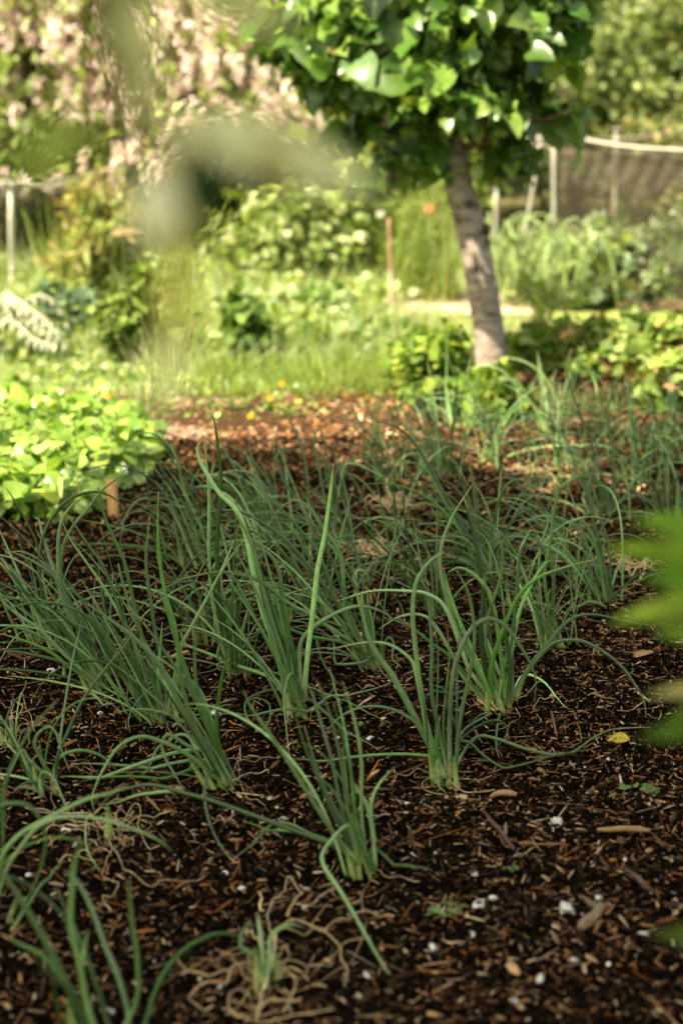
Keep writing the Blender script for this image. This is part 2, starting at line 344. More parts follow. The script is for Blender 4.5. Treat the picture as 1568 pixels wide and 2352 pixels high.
bigleaf(mb, (265, 60), (290, 280), 80, TY, (0.247, 0.190, 0.085))
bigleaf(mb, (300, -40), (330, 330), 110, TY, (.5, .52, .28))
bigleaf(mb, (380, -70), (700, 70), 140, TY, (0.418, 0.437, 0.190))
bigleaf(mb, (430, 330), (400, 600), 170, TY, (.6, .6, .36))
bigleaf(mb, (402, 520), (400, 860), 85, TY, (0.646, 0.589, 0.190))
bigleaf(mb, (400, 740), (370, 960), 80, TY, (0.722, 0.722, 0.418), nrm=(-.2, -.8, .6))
mb.build('foliage', M_leaf, st)
mb = MB()
for k in range(50):
    a = R.uniform(0, 2*pi); q = 1.75*math.sqrt(R.rand())
    cloud(mb, (-1.92+cos(a)*q, .8+sin(a)*q*.98, R.uniform(3.7, 5.4)), (.6, .6, .4), 190, .15, T_ov, G1, up=.6, shell=.2)
mb.build('crown', M_leaf, st)

# tall plant beside the camera, its blurred leaves reaching in
tpn = tag(empty('tall_leafy_plant', (.34, 1.02, 0)), 'out of focus leafy green plant poking in over the mulch, close to the lens', 'plant')
mb = MB(); mb.tube([(.34, 1.02, -.03), (.34, 1.03, .3), (.33, 1.04, .6), (.33, 1.05, .9), (.34, 1.05, 1.05)], [.007, .006, .004, .002], (.12, .18, .05), 8, 24); mb.build('stem', M_leaf, tpn)
mb = MB(); Yk = 1.05
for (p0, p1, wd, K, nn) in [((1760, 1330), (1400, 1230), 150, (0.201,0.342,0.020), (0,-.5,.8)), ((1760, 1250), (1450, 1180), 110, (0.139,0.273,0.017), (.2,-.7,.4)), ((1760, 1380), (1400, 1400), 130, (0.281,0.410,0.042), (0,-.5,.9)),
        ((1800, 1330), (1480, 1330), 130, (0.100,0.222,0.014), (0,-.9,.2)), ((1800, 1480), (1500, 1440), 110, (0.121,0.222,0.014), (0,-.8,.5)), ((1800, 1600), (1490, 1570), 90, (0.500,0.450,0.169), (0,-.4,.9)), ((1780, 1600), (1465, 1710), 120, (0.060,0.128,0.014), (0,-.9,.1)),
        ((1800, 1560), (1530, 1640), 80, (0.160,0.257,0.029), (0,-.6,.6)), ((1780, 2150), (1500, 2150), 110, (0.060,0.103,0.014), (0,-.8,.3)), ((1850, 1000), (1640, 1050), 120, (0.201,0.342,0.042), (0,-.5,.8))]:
    bigleaf(mb, p0, p1, wd*.8, Yk+R.uniform(-.03, .03), K, T_ov, nn)
    a = PD(*p0, Yk); mb.tube([(.335, Yk, a[2]-.03), (a+np.array([.33, Yk, a[2]]))/2, a], [.002, .0016, .001], (.12, .18, .05), 5, 8)
mb.build('foliage', M_leaf, tpn)

# ------------------------------------------------------------------ shrubs, beds and plants behind
def shrub(name, label, cat, u0, u1, vt, vb, n, size, tm, cols, mat=M_leaf, depth=None, group=None, stems=6, scol=(.12, .08, .04), up=.55, shell=.5, clump=0, Y=None, zr=.62, droop=.3, extra=None, sj=.25):
    uc = (u0+u1)/2; b = GD(uc, vb) if Y is None else np.array([PD(uc, vb, Y)[0], Y, 0.]); k = pxm(b[1])
    top = PD(uc, vt, b[1])[2]; rx = (u1-u0)/2/k; ry = depth or rx*.8
    e = tag(empty(name, b), label, cat, group)
    c = b+np.array([0, 0, top*(1-zr*.9)]) if False else b+np.array([0, 0, top*.52])
    mb = MB(); N = int(n*1.9)
    cloud(mb, c-[0, 0, top*.08], (rx*.9, ry, top*.42), int(N*.5), size*.68, tm, cols, up, shell*.7, sj+.1, droop, .005, clump or 16)
    for i in range(9):                 # uneven side shoots break the outline
        a = R.uniform(0, 2*pi); q = R.uniform(.35, .95); hh = R.uniform(.35, 1.12)*top
        tipp = b+np.array([cos(a)*rx*q, sin(a)*ry*q, hh]); m_ = max(8, int(N*.5/9)); t_ = R.rand(m_, 1)**.6
        P = b+(tipp-b)*t_+R.normal(0, 1, (m_, 3))*np.array([rx*.13, ry*.13, top*.07]); P = P[P[:, 2] > .004]; m_ = len(P)
        mb.inst(tm, P, unit(R.normal(0, .6, (m_, 3))+[cos(a)*.5, sin(a)*.5, -droop]), unit(R.normal(0, .45, (m_, 3))+[0, -.1, up]), size*.72*np.exp(R.normal(0, sj+.1, m_)), pal(m_, cols))
    if extra: extra(mb, b, rx, ry, top)
    mb.build('foliage', mat, e)
    if stems:
        mb = MB()
        for i in range(stems):
            t = b+np.array([R.uniform(-.6, .6)*rx, R.uniform(-.6, .6)*ry, top*R.uniform(.5, .85)])
            mb.tube([b+np.array([R.uniform(-.12, .12)*rx, 0, -.02]), (b+t)/2+[0, 0, top*.12], t], [max(.003, top*.012), max(.002, top*.007), .0015], scol, 6, 8)
        mb.build('stem', M_bark, e)
    return e
YG = [(.24,.32,.06),(.30,.37,.09),(.17,.25,.04),(.38,.41,.15),(.10,.16,.02)]      # yellow green
MG = [(.13,.19,.04),(.09,.14,.025),(.19,.25,.06),(.06,.1,.018),(.25,.29,.10)]
PG = [(.28,.37,.15),(.35,.42,.20),(.19,.28,.09),(.12,.2,.05),(.42,.47,.26)]          # pale green
DG = [(.035,.055,.014),(.05,.075,.018),(.025,.04,.01),(.075,.10,.03)]
GG = [(.20,.27,.14),(.28,.34,.20),(.14,.2,.09),(.38,.42,.28)]                        # grey green
# far dark trees closing the garden
for i, (x, y, r, h, lb) in enumerate([(-7, 14, 2.6, 5.6, 'large dark tree far behind the pink blossom, at the garden boundary'), (-3.2, 15, 2.6, 6.2, 'tall dark green tree behind the centre of the pink blossom'), (.2, 14.5, 2.4, 6.0, 'dark tree showing black between blossom and fruit tree crown'),
        (3.6, 14, 2.5, 5.8, 'dark green tree rising behind the hedge by the netted cage'), (7.2, 14.5, 2.6, 6, 'dark tree beyond the far end of the hedge'), (-11, 13, 2.8, 5, 'dark tree at the far outer corner of the garden')]):
    e = tag(empty('dark_tree', (x, y, 0)), lb, 'tree', 'dark trees closing the garden')
    mb = MB(); mb.tube([(x, y, -.1), (x+.1, y, h*.4), (x, y, h*.8)], [.22, .16, .05], (.06, .045, .035), 10, 12); mb.build('trunk', M_bark, e)
    mb = MB(); cloud(mb, (x, y, h*.52), (r, r*.8, h*.5), 5200, .17, T_far, DG, clump=60, shell=.7, zmin=.1)
    mb.build('crown', M_far, e)
hedge = 'shrubs along the back of the plot'
def hshrub(lb, x, y, rx, ry, h, n, cols, size=.05, clump=50):
    e = tag(empty('hedge_shrub', (x, y, 0)), lb, 'shrub', hedge)
    mb = MB(); cloud(mb, (x, y, h*.5), (rx, ry, h*.5), n, size, T_far, cols, clump=clump, shell=.6, zmin=.02, sj=.3); mb.build('foliage', M_far, e)
    mb = MB()
    for k in range(5): mb.tube([(x, y, -.02), (x+R.uniform(-.3, .3)*rx, y, h*.4), (x+R.uniform(-.6, .6)*rx, y, h*.75)], [.03, .02, .006], (.07, .05, .035), 6, 8)
    mb.build('stem', M_bark, e)
HG = [(.17,.23,.06),(.23,.28,.09),(.12,.17,.04),(.30,.34,.14),(.06,.09,.02)]
hshrub('rounded green shrub above the net beside the fruit tree crown', 1.55, 11.4, .85, .7, 1.75, 9000, HG)
hshrub('tall pale green shrub above the pale tube of the net cage', 2.65, 11.0, .75, .7, 1.75, 9000, HG+[(.25,.28,.13)])
hshrub('olive green shrub behind the fruit tree crown', .5, 11.8, .8, .6, 1.9, 5500, MG)
hshrub('dark hedge shrub seen through the brown net cage', 2.2, 9.9, .8, .3, .78, 4500, [(.16,.2,.06),(.20,.23,.08),(.09,.11,.03),(.3,.24,.1)], .045)
hshrub('olive shrub seen through the net behind the white left post', -1.75, 9.3, .75, .4, .85, 4500, MG, .045)
hshrub('low olive shrub under the pink blossom', -.75, 10.2, .7, .4, .9, 4000, HG, .045)
hshrub('bright shrub at the back between stake and fruit trunk', .35, 9.6, .5, .4, .85, 3500, YG, .045)

# pink blossoming tree
px, py = -1.75, 10.0
e = tag(empty('blossom_tree', (px, py, 0)), 'tree smothered in drooping clusters of pale pink blossom', 'tree')
mb = MB(); mb.tube([(px, py, -.1), (px+.04, py, .5), (px-.03, py, 1.2), (px+.1, py, 2.2), (px, py, 3.2)], [.11, .085, .07, .05, .02], (.10, .075, .05), 12, 30); mb.build('trunk', M_bark, e)
mb = MB()
for k in range(22):
    a = R.uniform(0, 2*pi); s0 = np.array([px, py, R.uniform(.9, 2.4)]); e1 = s0+[cos(a)*R.uniform(.8, 1.9), sin(a)*.7-.1, R.uniform(.2, .5)]; e2 = e1+[cos(a)*.35, -.15, -.45]
    mb.tube([s0, (s0+e1)/2+[0, 0, .2], e1, e2], [.03, .018, .009, .003], (.11, .08, .05), 6, 14)
mb.build('limb', M_bark, e)
def in_crown(n, zlo=.44):
    P = np.stack([R.uniform(-1.0, 2.25, n)*1.0+px-.3, R.normal(py-.35, .38, n), zlo+R.rand(n)**1.1*2.9], 1)
    # lower edge rises and falls along the crown
    low = .47+.14*np.clip((P[:, 0]+.95)*3, 0, 1)+.05*np.sin(P[:, 0]*9)+.04*np.sin(P[:, 0]*23+1)
    top = 3.4-.5*(P[:, 0]-px)**2*.4
    k = (P[:, 2] > low) & (P[:, 2] < top) & (P[:, 0] > -3.6) & (P[:, 0] < .12-.25*np.maximum(0, P[:, 2]-1.1)*0)
    return P[k]
P = in_crown(15000); n = len(P)
mb = MB(); P[:, 1] += .12; mb.inst(T_far, P, unit(R.normal(0, .6, (n, 3))-[0, 0, .8]), unit(R.normal(0, .5, (n, 3))+[0, -.5, .8]), .06*np.exp(R.normal(0, .3, n)), pal(n, YG+[(.44,.52,.22)]*5)); mb.build('foliage', M_far, e)
P = in_crown(4600, .44); P = P[vnoise(P[:, 0], P[:, 2], .28, 31) > .18]; mb = MB(); nf = 34
t = np.tile(np.linspace(0, 1, nf), len(P)); L = np.repeat(R.uniform(.09, .17, len(P)), nf)
Pf = np.repeat(P, nf, 0)-np.array([0, .12, 0]); m = len(Pf); rad = .026*(1-t*.7)
a = R.uniform(0, 2*pi, m); Pf = Pf+np.stack([np.cos(a)*rad, np.sin(a)*rad, -t*L], 1)
lean = np.repeat(R.normal(.1, .18, len(P)), nf); Pf[:, 0] += lean*t*L
K = pal(m, [(.84,.63,.66),(.88,.69,.72),(.78,.56,.58),(.92,.76,.79),(.50,.58,.28),(.42,.52,.2)], .12)
mb.inst(T_far, Pf, unit(R.normal(0, .6, (m, 3))-[0, 0, .6]), unit(R.normal(0, .5, (m, 3))+[-.5, -.7, .6]), .027*np.exp(R.normal(0, .2, m)), K)
mb.build('blossom', M_petal, e)

# the beds
shrub('currant_bush', 'broad fruit bush with pale sunlit leaves behind the row of beans', 'bush', 470, 890, 385, 662, 1500, .055, T_lobe, [(.36,.42,.17),(.26,.33,.09),(.14,.21,.03),(.45,.48,.25),(.06,.10,.015)], depth=.35, clump=60)
shrub('currant_bush', 'smaller fruit bush at the shaded end, touching the drooping fruit tree leaves', 'bush', 760, 930, 440, 655, 450, .05, T_lobe, YG, depth=.2)
def spikes(mb, b, rx, ry, top, n=260, L=1.0, w_=.006, cols=YG, lean=.18):
    p = np.stack([b[0]+R.uniform(-1, 1, n)*rx, b[1]+R.uniform(-1, 1, n)*ry, np.zeros(n)], 1)
    d = unit(np.stack([R.normal(0, lean, n), R.normal(0, lean, n), np.ones(n)], 1)); l = top*L*R.uniform(.6, 1.1, n)
    mb.inst(T_grass, p, d, unit(R.normal(size=(n, 3))*[1, 1, 0]+[-.8, -.4, .4]), np.stack([np.full(n, w_), l, l], 1), pal(n, cols))
shrub('fennel_plant', 'tall feathery yellow green plant just left of the fruit trunk', 'plant', 890, 1050, 430, 680, 2600, .028, T_lance, [(.24,.30,.08),(.30,.34,.12),(.18,.25,.05)], depth=.2, extra=lambda *a: spikes(*a, n=260), shell=.15, up=.2, droop=-.9)
for i, (u0, u1, vt, vb, lb) in enumerate([(480, 610, 648, 745, 'bean plant at the end of the pale row nearest the tall grass'), (590, 720, 645, 748, 'bean plant in the middle of the pale green row'), (700, 840, 662, 752, 'bean plant at the row end nearest the brown stake')]):
    shrub('bean_plant', lb, 'plant', u0, u1, vt, vb, 420, .05, T_ov, PG, group='bean plants in a pale row', depth=.2, up=.7)
shrub('goat_willow', 'tall yellow green leafy plant with reddish upright shoots', 'plant', 120, 340, 405, 720, 2300, .065, T_lance, [(.26,.30,.09),(.32,.35,.14),(.20,.26,.06),(.34,.25,.11)], depth=.25, stems=16, scol=(.28, .14, .06), shell=.1, droop=-.5, up=.3, extra=lambda *a: spikes(*a, n=90, w_=.008))
shrub('young_shrub', 'dense mid green shrub with a dark foot at the lawn edge', 'shrub', 225, 365, 610, 822, 750, .05, T_lobe, [(.16,.22,.04),(.10,.16,.02),(.05,.09,.012),(.22,.28,.06)], depth=.16, shell=.3)
shrub('nettle_plant', 'tall narrow green weed standing in the long grass', 'plant', 520, 625, 690, 835, 500, .05, T_ov, [(.09,.16,.025),(.05,.10,.015),(.13,.2,.04)], depth=.1, shell=.2)
for i, (u0, u1, vt, vb, lb) in enumerate([(80, 170, 672, 775, 'blue green leafy plant beside the silvery cardoon'), (150, 250, 665, 770, 'blue green leafy plant next to the dense shrub')]):
    shrub('cabbage_plant', lb, 'plant', u0, u1, vt, vb, 300, .055, T_round, [(.10,.16,.09),(.14,.20,.11),(.07,.12,.06)], group='blue green cabbages', depth=.15)
# silvery cardoon: long arching lobed leaves
b = GD(-30, 812); e = tag(empty('cardoon_plant', b), 'silvery white plant with long arching toothed leaves', 'plant'); mb = MB()
for k in range(11):
    a = R.uniform(-1.2, 1.2)+(0 if k % 2 else .3); L = R.uniform(.22, .55); dx, dyy = sin(a+.6), -cos(a)*.6
    P = smooth([b, b+[dx*L*.3, dyy*L*.3, .18*R.uniform(.5, 1.3)], b+[dx*L*.7, dyy*L*.7, .19*R.uniform(.4, 1.2)], b+[dx*L, dyy*L, .08]], 12)
    mb.tube(P, [.006, .005, .002], (.55, .52, .42), 6)
    for i in range(3, 12):
        for s_ in (-1, 1):
            d = np.array([-dyy*s_*.8+dx*.5, dx*s_*.8+dyy*.5, -.2]); mb.inst(T_lance, [P[i]], np.array([d]), np.array([[0, 0, 1.]]), np.array([[.06, .085*(1-i/16), .06]]), [np.array((.42, .45, .32))*R.uniform(.5, 1.15)])
mb.build('foliage', M_leaf, e)
RG = [(.15,.24,.025),(.20,.30,.035),(.11,.18,.02),(.28,.33,.05),(.06,.11,.012),(.12,.2,.025)]
shrub('gooseberry_bush', 'low yellow green bush growing against the fruit trunk on the lawn side', 'bush', 872, 1100, 742, 915, 1700, .036, T_lobe, RG, depth=.22, stems=10, clump=40, sj=.35)
shrub('gooseberry_bush', 'small yellow green bush in front of the trunk foot', 'bush', 1040, 1215, 845, 958, 800, .036, T_lobe, RG, depth=.13, stems=8, sj=.35)
for i, (u0, u1, vt, vb, lb) in enumerate([(1160, 1300, 745, 838, 'strawberry plant of the leafy row next to the trunk'), (1270, 1420, 725, 850, 'strawberry plant of the leafy row with orange tinted edges'), (1400, 1520, 715, 870, 'strawberry plant of the leafy row under the peach coloured leaves'), (1480, 1640, 730, 925, 'largest strawberry plant, dark below, at the bed corner')]):
    shrub('strawberry_plant', lb, 'plant', u0, u1, vt+22, vb, 620, .062, T_lobe, [(.24,.33,.07),(.18,.27,.05),(.32,.38,.12),(.08,.14,.015),(.12,.2,.03),(.28,.36,.1),(.42,.26,.12)] if i else YG, group='strawberry row beyond the onion bed', depth=.16, sj=.3)
# squash with big leaves, two faded peach ones
def bigleaf_plant(name, lb, cat, u, vb, leaves):
    b = GD(u, vb); e = tag(empty(name, b), lb, cat); mb = MB()
    for (lu, lv, s_, K, nrm, ang, tm) in leaves:
        c = PD(lu, lv, b[1]-.02); d = np.array([cos(ang), -.25, sin(ang)]); s_ *= .72; mb.inst(T_lobe, [c-d*s_*.5], np.array([d]), np.array([nrm], float), np.array([[s_*.8, s_, s_]]), [K])
        mb.tube([b+[0, 0, -.01], (b+c)/2+[0, 0, .04], c-d*s_*.5, c+d*s_*.3], [.005, .005, .004, .002], (.42, .42, .24), 6, 14)
    mb.build('foliage', M_leaf, e); return e
bigleaf_plant('squash_plant', 'large leaved squash with a pale midrib showing and one peach faded leaf', 'plant', 1240, 765, [(1235, 672, .26, (.16,.22,.03), (0,-.8,.5), -.35, T_round), (1290, 690, .2, (.22,.28,.06), (.2,-.5,.9), .2, T_round), (1195, 672, .17, (.32,.36,.12), (0,-.4,.9), 2.9, T_round), (1222, 742, .12, (.75,.46,.24), (0,-.7,.7), .9, T_round), (1330, 655, .16, (.2,.26,.05), (0,-.5,.8), .4, T_round)])
bigleaf_plant('squash_plant', 'squash plant with pale peach withered leaves above the strawberry row', 'plant', 1480, 775, [(1480, 712, .19, (.78,.48,.28), (0,-.6,.8), .1, T_round), (1440, 700, .12, (.72,.44,.24), (0,-.6,.8), 2.8, T_round), (1545, 700, .16, (.75,.47,.28), (0,-.7,.6), .3, T_round), (1400, 640, .16, (.3,.36,.12), (0,-.5,.8), .5, T_round), (1450, 655, .15, (.4,.38,.06), (0,-.5,.8), 2.4, T_round), (1530, 640, .16, (.22,.28,.08), (0,-.5,.8), .2, T_round)])
# leeks with arching pale blades
for i, (u, v_, lb) in enumerate([(1150, 690, 'leek with pale arching blades right behind the fruit trunk'), (1215, 695, 'leek between the leaning pole and the upright pole'), (1290, 700, 'leek with bent over tips right of the upright pole')]):
    b = GD(u, v_); e = tag(empty('leek_plant', b), lb, 'plant', 'leeks by the net cage'); mb = MB()
    for k in range(34):
        a = R.uniform(0, 2*pi); L = R.uniform(.14, .5); o = b+np.array([R.normal(0, .10), R.normal(0, .08), 0])
        mb.tube([o, o+[cos(a)*L*.1, sin(a)*L*.1, L*.5], o+[cos(a)*L*.3, sin(a)*L*.3, L*.75], o+[cos(a)*L*.6, sin(a)*L*.5, L*R.uniform(.4, .75)]], [.007, .007, .005, .001], np.array((.33,.42,.17))*R.uniform(.6, 1.4), 5, 10, .2)
    mb.build('foliage', M_leaf, e)
for i, (u0, u1, vt, vb, lb) in enumerate([(1270, 1400, 520, 690, 'grey green kale plant under the far thin post'), (1385, 1490, 505, 690, 'tall grey green kale plant with a pale stalk'), (1480, 1610, 515, 700, 'grey green kale plant at the outer end of its row')]):
    shrub('kale_plant', lb, 'plant', u0, u1, vt, vb, 230, .10, T_lobe, GG+[(.14,.2,.07),(.3,.36,.12)], group='kale row inside the net cage', depth=.16, stems=5, scol=(.35,.36,.2), shell=.2)
# flowers
def flower(lb, u, v_, Y, col_, s_, stem=True, grp=None):
    c = PD(u, v_, Y); e = tag(empty('flower', (c[0], c[1], 0)), lb, 'flower', grp); mb = MB(); n = 7; a = np.arange(n)*2*pi/n
    mb.inst(T_round, np.repeat([c], n, 0), np.stack([np.cos(a), np.full(n, -.3), np.sin(a)], 1), np.stack([np.zeros(n), -np.ones(n), np.full(n, .3)], 1), np.full(n, s_), np.repeat([col_], n, 0)); mb.build('petal', M_petal, e)
    mb = MB(); mb.tube([(c[0]-.01, c[1], 0), (c[0]+.004, c[1]+.005, c[2]*.5), c+[0, .003, 0]], [.002, .0015], (.15,.22,.05), 5, 8); mb.build('stem', M_leaf, e)
flower('orange flower in the feathery plant beside the fruit trunk', 985, 480, 7.1, (.75,.30,.14), .02)
flower('white flower at the top of the brown stake', 873, 492, 6.9, (.6,.6,.48), .018)
for (u, v_, lb) in [(648, 888, 'buttercup nearest the bark path, left of another'), (778, 873, 'buttercup in the lawn furthest toward the trunk'), (820, 868, 'buttercup at the edge of the taller grass'), (575, 962, 'buttercup low over the path edge'), (620, 921, 'buttercup in short grass above the path'), (250, 915, 'buttercup behind the round leaved plants')]:
    flower(lb, u, v_-6, GD(u, v_+22)[1], (.8,.55,.03), .010, grp='buttercups in the lawn')
# stakes
e = GD(900, 728); mb = MB(); mb.tube([e-[0, 0, .05], PD(898, 640, e[1]), PD(893, 502, e[1])], [.008, .009, .008], np.array([(.5,.36,.26),(.55,.4,.3),(.35,.2,.12),(.3,.17,.1)])[[0]*4+[1]*5+[3]*7], 8, 16)
tag(mb.build('garden_stake', M_wood), 'thin brown garden stake standing by the bean row', 'stake')
lo, hi = GD(263, 1202, gz(*GD(263, 1202)[:2])-.01), PD(258, 1120, GD(263, 1202)[1]); mb = MB()
bx = lambda z0, z1, wdt: np.array([[sx*wdt*.5, sy*.002, z] for z in (z0, z1) for sx, sy in ((-1,-1),(1,-1),(1,1),(-1,1))])
V = bx(-.02, 1, .028); zz = hi[2]-lo[2]; V[:4, 2] = 0; V[4:, 2] = zz; V[:4, 0] *= .92; V += np.array([lo[0], lo[1], lo[2]]); V[4:, 0] += -.006; V[4:, 1] += .015; V[6:, 2] += .002
mb.add(V, [[0,1,5,4],[1,2,6,5],[2,3,7,6],[3,0,4,7],[4,5,6,7]], None, (.52, .27, .11)); tag(mb.build('plant_marker', M_wood, smooth_=False), 'short orange brown wooden marker stuck in by the round leaved plants', 'plant marker')

# ------------------------------------------------------------------ net cages
def cage(lb, posts, ropes, nets, folds):
    b = GD(*posts[0][1][:2]) if False else PD(*posts[0][1], posts[0][2]); e = tag(empty('net_cage', (b[0], b[1], 0)), lb, 'net cage')
    for (t_, b_, Y, r_, K) in posts:
        mb = MB(); lo = PD(*b_, Y); hi = PD(*t_, Y); lo[2] = min(lo[2], -.05) if lo[2] < .12 else lo[2]; mb.tube([lo, lo*.5+hi*.5, hi], r_, K, 10, 6); mb.tube([hi-[0, 0, .012], hi+[0, 0, .012]], r_*1.35, np.array(K)*.8, 10); mb.build('pole', M_pole, e)
    for (pts, r_, K) in ropes:
        mb = MB(); mb.tube([PD(*p) for p in pts], r_, K, 8, 30); mb.build('rail', M_pole, e)
    for (top, drop) in nets:
        mb = MB()
        P = smooth([PD(*p) for p in top], 40); ny = 12
        for (k0, k1) in ((0, 1),):
            V = []
            for i, p in enumerate(P):
                for j in range(ny+1):
                    t = j/ny; z = p[2]*(1-t) if drop is None else p[2]-drop*t
                    V.append([p[0]+.006*sin(i*.7+j*.4), p[1]+.02*sin(i*.9+j*.2)*t+.004, z])
            Q = [[i*(ny+1)+j, (i+1)*(ny+1)+j, (i+1)*(ny+1)+j+1, i*(ny+1)+j+1] for i in range(39) for j in range(ny)]
            mb.add(V, Q, None, (.085, .07, .055))
        mb.build('net', M_net, e)
    if folds:
        mb = MB()
        for (top, drop) in folds:
            P = smooth([PD(*p) for p in top], 60)
            V = []
            for i, p in enumerate(P):
                for j in range(7):
                    t = j/6; V.append([p[0], p[1]+.012+.012*sin(i*1.3+j), p[2]-.01-drop*t*(1+.15*sin(i*.5))])
            mb.add(V, [[i*7+j, (i+1)*7+j, (i+1)*7+j+1, i*7+j+1] for i in range(59) for j in range(6)], None, (.10, .08, .065))
        mb.build('net_fold', M_netd, e)
PC = (.34, .32, .27); PCd = (.30, .26, .22)
cage('right hand net cage of pale tubes with brown netting beside the fruit tree',
     [((1270, 312), (1274, 640), 8.0, .0095, PC), ((1243, 322), (1182, 610), 8.15, .0085, PC), ((1139, 430), (1137, 600), 8.6, .010, PC), ((1414, 298), (1409, 520), 9.4, .011, PCd)],
     [([(1268, 307, 8.0), (1330, 318, 7.8), (1430, 335, 7.5), (1568, 345, 7.2), (1700, 352, 6.9)],   .0058, (.5,.46,.4)),
      ([(1205, 318, 8.4), (1270, 312, 8.8), (1360, 318, 9.2), (1440, 318, 9.5), (1620, 290, 9.8)], .006, PCd),
      ([(1210, 322, 8.4), (1285, 345, 8.4), (1400, 355, 8.6), (1580, 335, 9)], .004, PCd),
      ([(1205, 312, 8.4), (1235, 318, 8.2), (1270, 308, 8.0)], .008, PC)],
     [([(1268, 310, 8.05), (1430, 336, 7.55), (1568, 346, 7.25), (1700, 352, 6.95)], None), ([(1205, 320, 9.0), (1400, 320, 9.5), (1650, 295, 9.8)], None)],
     [([(1272, 318, 8.4), (1400, 345, 8.5), (1580, 340, 8.6), (1700, 340, 8.6)], .19)])
cage('left hand net cage of pale tubes with sagging brown netting under the blossom',
     [((26, 424), (28, 690), 7.7, .013, (.6, .56, .48)), ((217, 388), (218, 520), 9.2, .010, PCd), ((284, 376), (284, 480), 9.6, .009, PCd)],
     [([(-140, 428, 7.5), (-40, 428, 7.6), (26, 420, 7.7), (120, 428, 8.1), (200, 408, 8.7), (284, 374, 9.6)], .008, (.5,.46,.4)),
      ([(-100, 418, 7.7), (26, 420, 7.7), (100, 420, 8.1), (200, 398, 8.9), (290, 378, 9.6), (380, 385, 10)], .006, PC)],
     [([(-140, 428, 7.55), (26, 422, 7.75), (120, 428, 8.15), (200, 408, 8.75), (284, 376, 9.65), (380, 388, 10)], None)],
     [([(-100, 425, 7.8), (26, 424, 7.85), (120, 430, 8.2), (284, 378, 9.7)], .11)])

# ------------------------------------------------------------------ grass (uncountable) with tufts
mb = MB()
def grass(n, u, vr, h, cols, w_=.0035, lean=.35):
    U = R.uniform(*u, n); Vv = R.uniform(*vr, n); P = np.array([GD(a, b) for a, b in zip(U, Vv)]); P[:, 2] = -.03
    P[:, :2] += R.normal(0, .03, (n, 2)); hh = h*np.exp(R.normal(0, .3, n))*(.55+.9*vnoise(P[:, 0], P[:, 1], .16, 21))
    d = unit(np.stack([R.normal(.05, lean*1.7, n), R.normal(0, lean*1.7, n), np.ones(n)], 1))
    mb.inst(T_grass2, P, d, unit(R.normal(size=(n, 3))*[1, 1, 0]+[-.6, -.5, .5]), np.stack([np.full(n, w_), hh, hh], 1), pal(n, cols))
T_grass2 = leaf_tmpl([.5, .45, .32, .0], 0., .35)
LG = [(.30,.38,.13),(.36,.43,.19),(.23,.31,.08),(.44,.46,.27),(.16,.23,.05)]
grass(42000, (-120, 900), (790, 935), .042, LG, .0042)
grass(5000, (480, 1250), (722, 760), .05, LG+[(.55,.5,.3)], .0045)
grass(5000, (-150, 900), (560, 800), .15, [(.36,.42,.14),(.44,.48,.22),(.28,.34,.09)], .0042)
grass(14000, (-160, 1000), (740, 830), .07, LG, .0045)
grass(6000, (480, 900), (850, 925), .085, [(.19,.26,.045),(.24,.30,.06),(.14,.2,.03)], .0045)
grass(700, (330, 520), (760, 860), .14, [(.28,.31,.12),(.34,.35,.18),(.22,.26,.08)], .004)
grass(500, (430, 620), (740, 800), .15, [(.28,.31,.12),(.22,.26,.08)], .004)
grass(9000, (430, 1000), (720, 815), .06, LG+[(.4,.36,.2)], .0045)
grass(7000, (-200, 1700), (600, 660), .08, LG, .006)
grass(6000, (-300, 1800), (540, 640), .08, LG, .006)
grass(1800, (1180, 1640), (895, 960), .04, [(.14,.2,.05),(.2,.24,.08)], .0045)
grass(700, (840, 1250), (905, 960), .05, LG, .0045)
grass(5000, (330, 900), (640, 860), .13, [(.30,.38,.13),(.20,.29,.07),(.42,.45,.26),(.14,.21,.04)], .004, .25)
grass(2500, (-100, 500), (620, 800), .16, [(.30,.38,.13),(.20,.29,.07),(.42,.45,.26),(.14,.21,.04)], .004, .25)
grass(2500, (860, 1650), (560, 650), .14, [(.32,.40,.17),(.22,.31,.09),(.44,.47,.3),(.14,.21,.05)], .005, .3)
def weeds(n, u, vr, h, size, tm, cols):
    for i in range(n):
        b = GD(R.uniform(*u), R.uniform(*vr)); hh = h*R.uniform(.5, 1.4); m = R.randint(14, 34)
        P = b+np.stack([R.normal(0, .05, m), R.normal(0, .05, m), R.rand(m)*hh], 1)
        mb.inst(tm, P, unit(R.normal(0, .7, (m, 3))+[0, 0, .1]), unit(R.normal(0, .4, (m, 3))+[0, -.1, .7]), size*np.exp(R.normal(0, .35, m)), pal(m, cols))
weeds(130, (330, 900), (640, 830), .12, .035, T_ov, YG+PG)
weeds(70, (-100, 350), (640, 830), .12, .035, T_ov, YG+PG+GG)
weeds(40, (1160, 1640), (600, 650), .14, .045, T_ov, YG+PG+GG)
weeds(40, (330, 900), (925, 962), .02, .018, T_ov, YG+MG)
grass(1500, (300, 900), (930, 962), .035, LG, .0035)
weeds(60, (100, 900), (830, 925), .04, .02, T_ov, YG+PG)
tag(mb.build('grass', M_grass), 'sunlit rough grass and weeds between the onion bed and the back beds', 'grass', kind='stuff')

